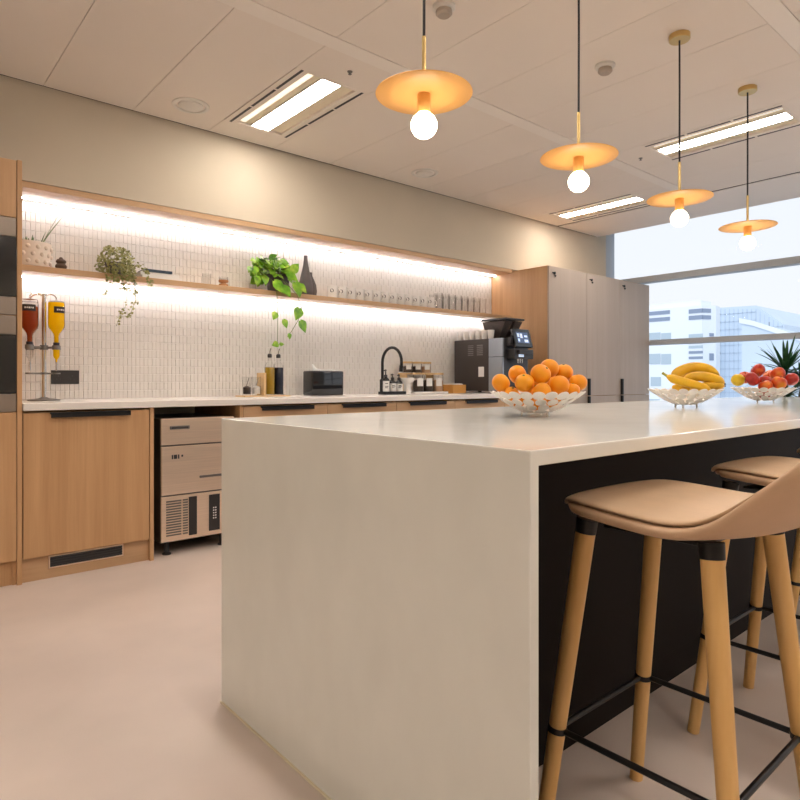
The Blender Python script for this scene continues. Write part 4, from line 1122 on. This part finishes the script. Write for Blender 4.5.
def roundfruit(name, p, r, m, lab, cat, group, squash=.93, dimple=.12, stalk=None, seed=0):
    t = thing(name, lab, cat, p, group)
    rd = random.Random(seed); n, k = 28, 18; b = MB(); prof = []
    for i in range(k + 1):
        th = PI * i / k; rr = r * math.sin(th); z = -r * squash * math.cos(th)
        f = math.exp(-((PI - th) / .38) ** 2); z -= r * dimple * f * 1.6
        f = math.exp(-(th / .34) ** 2); z += r * dimple * f * .8
        prof.append((rr if 0 < i < k else 0, z))
    b.lathe(prof, (0, 0, 0), n)
    o = b.build('flesh', m, None, (0, 0, 0), smooth=True, angle=180); o.parent = t
    q = MB()
    if stalk == 'stem': q.tube([(0, 0, r * squash * (1 - dimple * 1.9)), (.001, 0, r * squash * .95), (.004, .002, r * squash * 1.12)], [.0016, .0013, .0018], 7); mm = M['trunk']
    else: q.lathe([(0, 0), (.0042, 0), (.0035, .0018), (.001, .0022), (0, .0022)], (0, 0, r * squash * (1 - dimple * 1.7)), 8); mm = M['stem']
    o2 = q.build('stalk', mm, None, (0, 0, 0), smooth=True); o2.parent = t
    t.rotation_euler = (rd.uniform(-.9, .9), rd.uniform(-.9, .9), rd.uniform(0, 6))
    return t

OR = [(501.5, 383.5, 2.140, .0335, 'leftmost orange of the pile, at the bowl rim'), (517.5, 374.5, 2.185, .0345, 'orange high on the left shoulder of the pile'), (525.5, 384.5, 2.085, .0335, 'orange just left of the front centre of the pile'),
      (540.5, 376, 2.100, .0365, 'large orange at the front centre of the pile'), (513, 391.5, 2.105, .026, 'orange low at the left front, half below the bowl rim'), (540, 392, 2.050, .034, 'orange low in the front centre, half below the bowl rim'),
      (550, 368.5, 2.165, .0345, 'topmost orange at the peak of the pile'), (558.5, 385, 2.085, .0355, 'orange at the right front with its green stalk scar showing'), (565.5, 376, 2.19, .034, 'orange high on the right shoulder of the pile'),
      (576.5, 386, 2.165, .0325, 'rightmost orange of the pile'), (572, 392, 2.11, .028, 'orange low at the right front, half below the bowl rim'), (532, 386, 2.21, .034, 'orange at the back left, mostly hidden behind the pile'), (556, 384, 2.24, .034, 'orange at the back right, mostly hidden behind the pile'),
      (535, 402, 2.145, .033, 'orange at the very bottom, seen through the gaps of the bowl'),
      (523, 402, 2.16, .026, 'orange low inside the bowl at left, seen through its gaps'), (549, 402, 2.13, .027, 'orange low inside the bowl at right, seen through its gaps')]
items = [[ray(a, b_, d), r] for a, b_, d, r, l in OR]
settle(items, BW[0])
for k, ((p, r), o) in enumerate(zip(items, OR)):
    roundfruit('orange', p, r * .965, M['orange'], o[4], 'orange', 'oranges in the nearest bowl', .94, .05, None, k + 1)

AP = [(739.5, 382.5, 3.45, .034, 'apple_yellow', 'yellow apple at the left end of the bowl'), (745, 377.5, 3.54, .035, 'apple_blush', 'orange-red apple at the back left of the bowl'), (752.5, 380.5, 3.41, .037, 'apple_red', 'red apple at the front left of the bowl'),
      (759.5, 373, 3.48, .037, 'apple_red', 'dark red apple on top of the pile'), (765.5, 379.5, 3.45, .035, 'apple_red', 'red apple in the middle of the pile'), (763, 385.5, 3.39, .035, 'apple_blush', 'red and yellow apple low in the front centre'),
      (779.5, 375, 3.50, .039, 'apple_blush', 'yellow-orange apple high at the right of the pile'), (776.5, 382.5, 3.40, .037, 'apple_blush', 'orange blushed apple at the right front'), (789.5, 380.5, 3.49, .036, 'apple_red', 'orange-red apple at the right end of the bowl'),
      (770, 376, 3.57, .035, 'apple_blush', 'blushed apple at the back of the pile'), (764, 393, 3.48, .034, 'apple_red', 'apple at the bottom of the bowl, seen through its gaps')]
items = [[ray(a, b_, d), r * 1.05] for a, b_, d, r, m, l in AP]
settle(items, BW[2])
for k, ((p, r), o) in enumerate(zip(items, AP)):
    roundfruit('apple', p, r, M[o[4]], o[5], 'apple', 'apples in the farthest bowl', .92, .17, 'stem', k + 40)

# bananas
t = thing('banana_bunch', 'bunch of yellow bananas heaped in the middle bowl', 'bananas', (2.865, 1.32, ZI + .08))
def banana(pts, r):
    P_ = [ray(*q) for q in pts]
    # smooth curve through the points
    C_ = []
    for i in range(len(P_) - 1):
        a = P_[max(i - 1, 0)]; b_ = P_[i]; c_ = P_[i + 1]; d_ = P_[min(i + 2, len(P_) - 1)]
        for k in range(7):
            u = k / 7
            C_.append(.5 * ((2 * b_) + (c_ - a) * u + (2 * a - 5 * b_ + 4 * c_ - d_) * u * u + (3 * b_ - a - 3 * c_ + d_) * u ** 3))
    C_.append(P_[-1]); N = len(C_) - 1
    rs = []
    for i in range(N + 1):
        u = i / N
        f = min(1, (u / .20) ** .8 * .72 + .28) if u < .2 else 1
        if u > .80: f = max(.22, 1 - ((u - .80) / .20) ** 1.6 * .78)
        rs.append(r * f)
    o = MB().tube(C_, rs, 10).build('banana', M['banana'], t, smooth=True, angle=60)
    e = (C_[-1] - C_[-2]).normalized()
    MB().cyl(C_[-1] - e * .001, C_[-1] + e * .008, rs[-1] * .95, rs[-1] * .75, n=10).build('tip', M['bananatip'], o, smooth=True)
    s = (C_[0] - C_[1]).normalized()
    return C_[0], s, o
Z_ = []
for pts, r in ((((673, 382, 2.87), (678, 373, 2.88), (692, 367.5, 2.88), (706, 369, 2.87), (719, 376.5, 2.86)), .0245),
               (((684, 382, 2.80), (691, 377.5, 2.79), (703, 376.5, 2.78), (715, 379, 2.78), (724, 383.5, 2.79)), .0215),
               (((667, 376, 2.78), (675, 379.5, 2.76), (688, 383, 2.745), (701, 387, 2.75), (710, 390.5, 2.77)), .0195),
               (((690, 389, 2.80), (702, 386.5, 2.78), (714, 385.5, 2.77), (724, 386, 2.78)), .0175),
               (((672, 387, 2.84), (684, 388.5, 2.83), (698, 389.5, 2.84), (712, 390, 2.86)), .0195),
               (((676, 380, 2.94), (688, 376, 2.95), (702, 377, 2.95), (716, 383, 2.94)), .021)):
    Z_.append(banana(pts, r))
a0 = Z_[2][0]; b = MB(); dd = Z_[2][1]
b.tube([a0 - dd * .004, a0 + dd * .012 + Vector((0, 0, .002)), a0 + dd * .022 + Vector((0, 0, .004))], [.0065, .0055, .007], 9); b.build('stalk', M['bananastem'], t, smooth=True)

# ------------------------------------------------------------------ plant by the window
x, y = 6.02, 1.92
t = thing('yucca_plant', 'tall green yucca in a dark pot at the window beyond the apple bowl', 'plant', (x, y, 0))
MB().lathe([(0, 0), (.15, 0), (.16, .01), (.19, .36), (.19, .38), (.17, .38), (.165, .34), (0, .33)], (x, y, 0), 36).build('pot', M['potgrey'], t, smooth=True)
MB().lathe([(.165, .341), (0, .352)], (x, y, 0), 24).build('soil', M['soil'], t)
rnd = random.Random(5)
for (hx, hy, hz, n, L0) in ((x - .06, y - .03, 1.10, 60, .36), (x + .04, y - .13, .97, 56, .40), (x - .13, y - .07, .90, 40, .26)):
    tr_ = MB().tube([(x + (hx - x) * .3, y + (hy - y) * .3, .34), ((x + hx) / 2, (y + hy) / 2, hz * .6), (hx, hy, hz)], [.028, .025, .022], 12).build('trunk', M['trunk'], t, smooth=True)
    b = MB()
    for k in range(n):
        a = k * 2.39996 + rnd.uniform(-.2, .2); el = rnd.uniform(-.2, 1.25); L = L0 * rnd.uniform(.7, 1.05)
        dr = Vector((math.cos(a) * math.cos(el), math.sin(a) * math.cos(el), math.sin(el))); p = Vector((hx, hy, hz + .03 * (k / n))); pts = []; ws = []; sd = []
        s = Vector((-math.sin(a), math.cos(a), 0))
        for q in range(8):
            u = q / 7; pts.append(p + dr * L * u + Vector((0, 0, -.30 * L * u * u * math.cos(el)))); ws.append(.0125 * (math.sin(PI * min(1, u * .85 + .15)) ** .7) + .0008); sd.append(s)
        b.strap(pts, ws, sd, .35)
    b.build('leaf_crown', M['yucca'], t, smooth=True)

# ------------------------------------------------------------------ the city outside
def box_at(name, m, parent, *a): return MB().box(*a).build(name, m, parent)
struct(MB().box(9, 330, -220, 330, -14.3, -14).build('street', M['ground']))
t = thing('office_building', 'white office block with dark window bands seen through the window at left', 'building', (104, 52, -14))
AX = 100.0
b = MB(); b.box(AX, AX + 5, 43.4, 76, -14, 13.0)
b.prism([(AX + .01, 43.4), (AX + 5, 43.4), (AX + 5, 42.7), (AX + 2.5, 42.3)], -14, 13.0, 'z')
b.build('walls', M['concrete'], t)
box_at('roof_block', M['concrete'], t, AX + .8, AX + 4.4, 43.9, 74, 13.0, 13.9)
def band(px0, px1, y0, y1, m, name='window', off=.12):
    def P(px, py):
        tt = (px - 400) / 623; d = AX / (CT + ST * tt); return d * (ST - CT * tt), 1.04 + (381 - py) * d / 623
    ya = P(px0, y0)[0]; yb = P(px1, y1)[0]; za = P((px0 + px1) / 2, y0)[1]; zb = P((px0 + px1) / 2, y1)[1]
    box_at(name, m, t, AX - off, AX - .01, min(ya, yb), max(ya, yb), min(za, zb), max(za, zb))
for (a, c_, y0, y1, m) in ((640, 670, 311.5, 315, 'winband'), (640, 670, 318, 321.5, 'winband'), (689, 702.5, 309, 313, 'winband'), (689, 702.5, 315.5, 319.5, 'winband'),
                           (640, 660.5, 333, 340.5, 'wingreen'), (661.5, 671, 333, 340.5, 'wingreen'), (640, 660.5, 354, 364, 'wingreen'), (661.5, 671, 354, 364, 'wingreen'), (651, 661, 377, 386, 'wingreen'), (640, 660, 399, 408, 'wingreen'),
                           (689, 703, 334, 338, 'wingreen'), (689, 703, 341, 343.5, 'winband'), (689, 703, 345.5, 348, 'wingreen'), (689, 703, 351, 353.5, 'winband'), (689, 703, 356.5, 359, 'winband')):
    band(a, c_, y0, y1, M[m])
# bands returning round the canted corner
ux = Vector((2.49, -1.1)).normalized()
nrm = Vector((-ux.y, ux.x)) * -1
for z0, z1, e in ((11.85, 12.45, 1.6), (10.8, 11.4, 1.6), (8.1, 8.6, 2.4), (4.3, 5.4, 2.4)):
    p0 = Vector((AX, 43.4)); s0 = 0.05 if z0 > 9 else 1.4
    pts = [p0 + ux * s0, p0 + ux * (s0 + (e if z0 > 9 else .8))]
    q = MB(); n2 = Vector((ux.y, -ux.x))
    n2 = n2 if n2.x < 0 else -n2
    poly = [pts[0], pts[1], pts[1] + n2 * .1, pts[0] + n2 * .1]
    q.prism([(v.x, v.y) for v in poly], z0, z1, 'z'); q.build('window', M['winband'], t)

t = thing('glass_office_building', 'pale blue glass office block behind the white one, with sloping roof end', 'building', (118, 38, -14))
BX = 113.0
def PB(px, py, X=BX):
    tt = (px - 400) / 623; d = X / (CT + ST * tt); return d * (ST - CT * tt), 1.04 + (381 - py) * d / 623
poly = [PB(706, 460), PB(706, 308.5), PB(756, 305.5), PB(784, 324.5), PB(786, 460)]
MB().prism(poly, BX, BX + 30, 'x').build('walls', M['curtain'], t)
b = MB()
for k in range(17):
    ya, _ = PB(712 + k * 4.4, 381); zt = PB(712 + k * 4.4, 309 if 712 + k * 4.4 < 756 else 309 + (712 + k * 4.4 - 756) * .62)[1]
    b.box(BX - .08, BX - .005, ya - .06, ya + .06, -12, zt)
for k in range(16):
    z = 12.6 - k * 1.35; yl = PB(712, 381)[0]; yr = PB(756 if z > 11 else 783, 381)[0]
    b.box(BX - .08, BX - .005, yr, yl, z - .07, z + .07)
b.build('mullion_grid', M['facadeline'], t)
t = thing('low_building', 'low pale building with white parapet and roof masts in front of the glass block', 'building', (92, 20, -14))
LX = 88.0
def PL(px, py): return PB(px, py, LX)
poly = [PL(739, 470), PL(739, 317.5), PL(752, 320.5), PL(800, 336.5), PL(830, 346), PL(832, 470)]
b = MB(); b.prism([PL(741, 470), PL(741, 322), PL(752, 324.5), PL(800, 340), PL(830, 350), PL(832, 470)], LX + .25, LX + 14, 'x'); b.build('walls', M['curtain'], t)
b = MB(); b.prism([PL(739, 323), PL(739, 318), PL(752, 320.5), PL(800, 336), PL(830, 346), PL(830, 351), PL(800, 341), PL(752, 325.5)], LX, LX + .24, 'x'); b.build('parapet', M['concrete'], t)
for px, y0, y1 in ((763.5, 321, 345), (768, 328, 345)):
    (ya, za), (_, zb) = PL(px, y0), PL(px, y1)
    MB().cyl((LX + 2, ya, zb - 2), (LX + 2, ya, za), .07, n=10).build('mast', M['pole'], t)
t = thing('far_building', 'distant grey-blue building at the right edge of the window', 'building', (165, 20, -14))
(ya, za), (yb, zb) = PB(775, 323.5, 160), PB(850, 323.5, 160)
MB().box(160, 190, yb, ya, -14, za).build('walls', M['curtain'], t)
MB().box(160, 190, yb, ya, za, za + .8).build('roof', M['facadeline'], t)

# ------------------------------------------------------------------ light, sky, camera
wd = bpy.data.worlds.new('World'); SC.world = wd; wd.use_nodes = True
nt = wd.node_tree; bg = nt.nodes['Background']
tc = nt.nodes.new('ShaderNodeTexCoord'); sx = nt.nodes.new('ShaderNodeSeparateXYZ'); rp = nt.nodes.new('ShaderNodeValToRGB')
nt.links.new(tc.outputs['Generated'], sx.inputs[0]); nt.links.new(sx.outputs['Z'], rp.inputs['Fac'])
rp.color_ramp.elements[0].position = 0.0; rp.color_ramp.elements[0].color = (.98, .985, 1, 1)
rp.color_ramp.elements[1].position = 0.6; rp.color_ramp.elements[1].color = (.88, .93, 1, 1)
nt.links.new(rp.outputs['Color'], bg.inputs['Color']); bg.inputs['Strength'].default_value = 1.02

sun = bpy.data.lights.new('sun', 'SUN'); sun.energy = 1.3; sun.angle = math.radians(20); sun.color = (1, .98, .96)
so = bpy.data.objects.new('sun', sun); COL.objects.link(so); so.location = (-20, 0, 40)
so.rotation_euler = Vector((.8, .35, -.55)).to_track_quat('-Z', 'Y').to_euler()

cam = bpy.data.cameras.new('camera'); co = bpy.data.objects.new('camera', cam); COL.objects.link(co)
co.location = (0, 0, 1.04)
co.rotation_euler = (PI / 2, 0, -math.atan2(CT, ST))
cam.sensor_width = 36; cam.lens = 36 * 623 / 800; cam.shift_y = -19 / 800; cam.clip_start = .03; cam.clip_end = 1000
SC.camera = co
SC.cycles.transparent_max_bounces = 48
vs = SC.view_settings; vs.view_transform = 'Standard'; vs.look = 'None'; vs.exposure = 0.0; vs.gamma = 1.0; vs.use_curve_mapping = False
